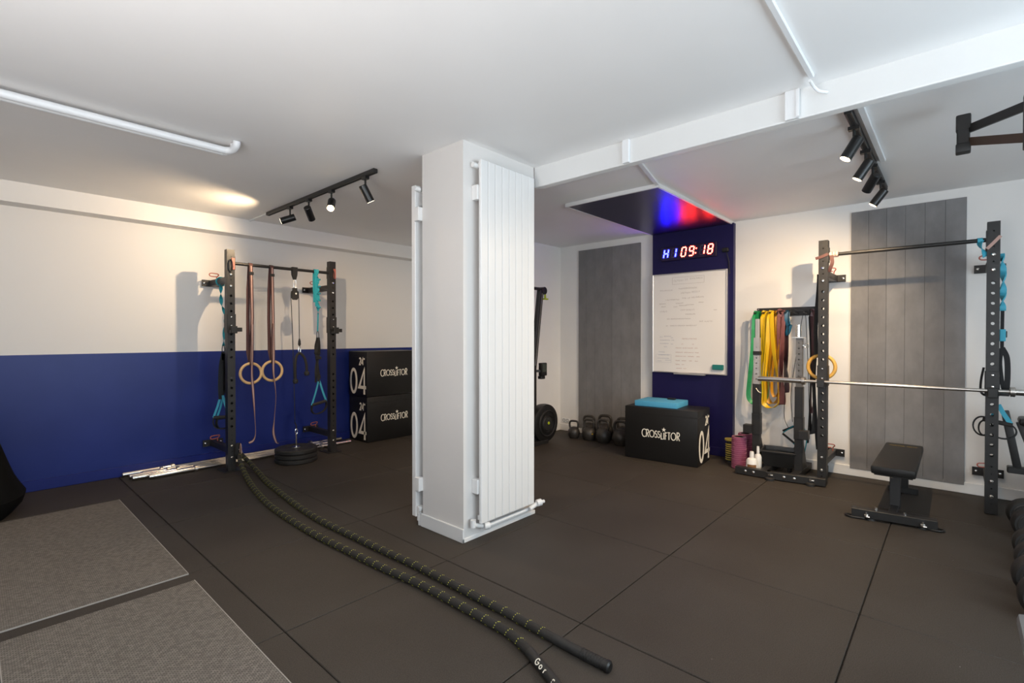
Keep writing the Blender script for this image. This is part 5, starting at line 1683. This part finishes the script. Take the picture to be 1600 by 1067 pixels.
part('fork', B().bar((5.62, -0.90, 0.05), (5.62, -0.90, 0.33), 0.05, 0.05, (0, 1, 0)).bar((5.655, -0.6, 0.03), (5.655, -0.5, 0.32), 0.03, 0.03, (1, 0, 0)).bar((5.585, -0.6, 0.03), (5.585, -0.5, 0.32), 0.03, 0.03, (1, 0, 0)), BLACK, eb)

# grey bench whose edge is cut by the lower right corner
gb = thing('step_bench', 'grey topped bench cut by the lower right edge of the picture', 'bench', (1.95, -0.35, 0))
part('pad', B().box(1.25, 2.50, -0.52, -0.168, 0.365, 0.42, 0.018), GREYPAD, gb)
part('pad_board', B().box(1.28, 2.47, -0.50, -0.19, 0.345, 0.367), BLACKPL, gb)
for x in (1.45, 2.32):
    part('leg', B().box(x - 0.03, x + 0.03, -0.48, -0.21, 0.03, 0.06, 0.004).box(x - 0.028, x + 0.028, -0.374, -0.316, 0.06, 0.346, 0.004).box(x - 0.03, x + 0.03, -0.53, -0.46, 0, 0.032, 0.004).box(x - 0.03, x + 0.03, -0.23, -0.16, 0, 0.032, 0.004), BLACK, gb)

# pull-up station arm at the upper right corner, its stand outside the frame
ps = thing('pull_up_station', 'dark steel pull-up station arm reaching in at the upper right corner', 'pull-up station', (3.3, -0.9, 0))
ex, ey = 3.75, -0.024
part('end_block', B().box(ex - 0.03, ex + 0.03, ey - 0.028, ey + 0.028, 2.47, 2.585, 0.006), BLACK, ps)
part('rubber_cap', B().box(ex - 0.034, ex + 0.034, ey - 0.032, ey + 0.032, 2.55, 2.635, 0.010), BLACKRUB, ps)
part('rubber_cap', B().box(ex - 0.034, ex + 0.034, ey - 0.032, ey + 0.032, 2.425, 2.475, 0.008), BLACKRUB, ps)
part('arm', B().bar((ex, ey - 0.02, 2.555), (3.42, -0.245, 2.508), 0.02, 0.045, (0, 0, 1), 0.002), BLACK, ps)
part('arm', B().bar((ex, ey - 0.02, 2.485), (3.42, -0.245, 2.355), 0.02, 0.045, (0, 0, 1), 0.002), mat('brown_bronze_coat', (0.06, 0.035, 0.022), 0.5), ps, 'bronze coated lower arm')
part('joint_post', B().box(3.395, 3.445, -0.285, -0.235, 2.30, 2.56, 0.004), BLACK, ps)
part('cross_beam', B().bar((3.42, -0.26, 2.43), (3.42, -1.0, 2.43), 0.06, 0.06, (0, 0, 1), 0.004), BLACK, ps)
part('column', B().box(3.385, 3.455, -1.05, -0.98, 0.01, 2.5, 0.004), BLACK, ps)
part('base_plate', B().box(3.15, 3.70, -1.25, -0.80, 0.0, 0.012, 0.003), BLACK, ps)
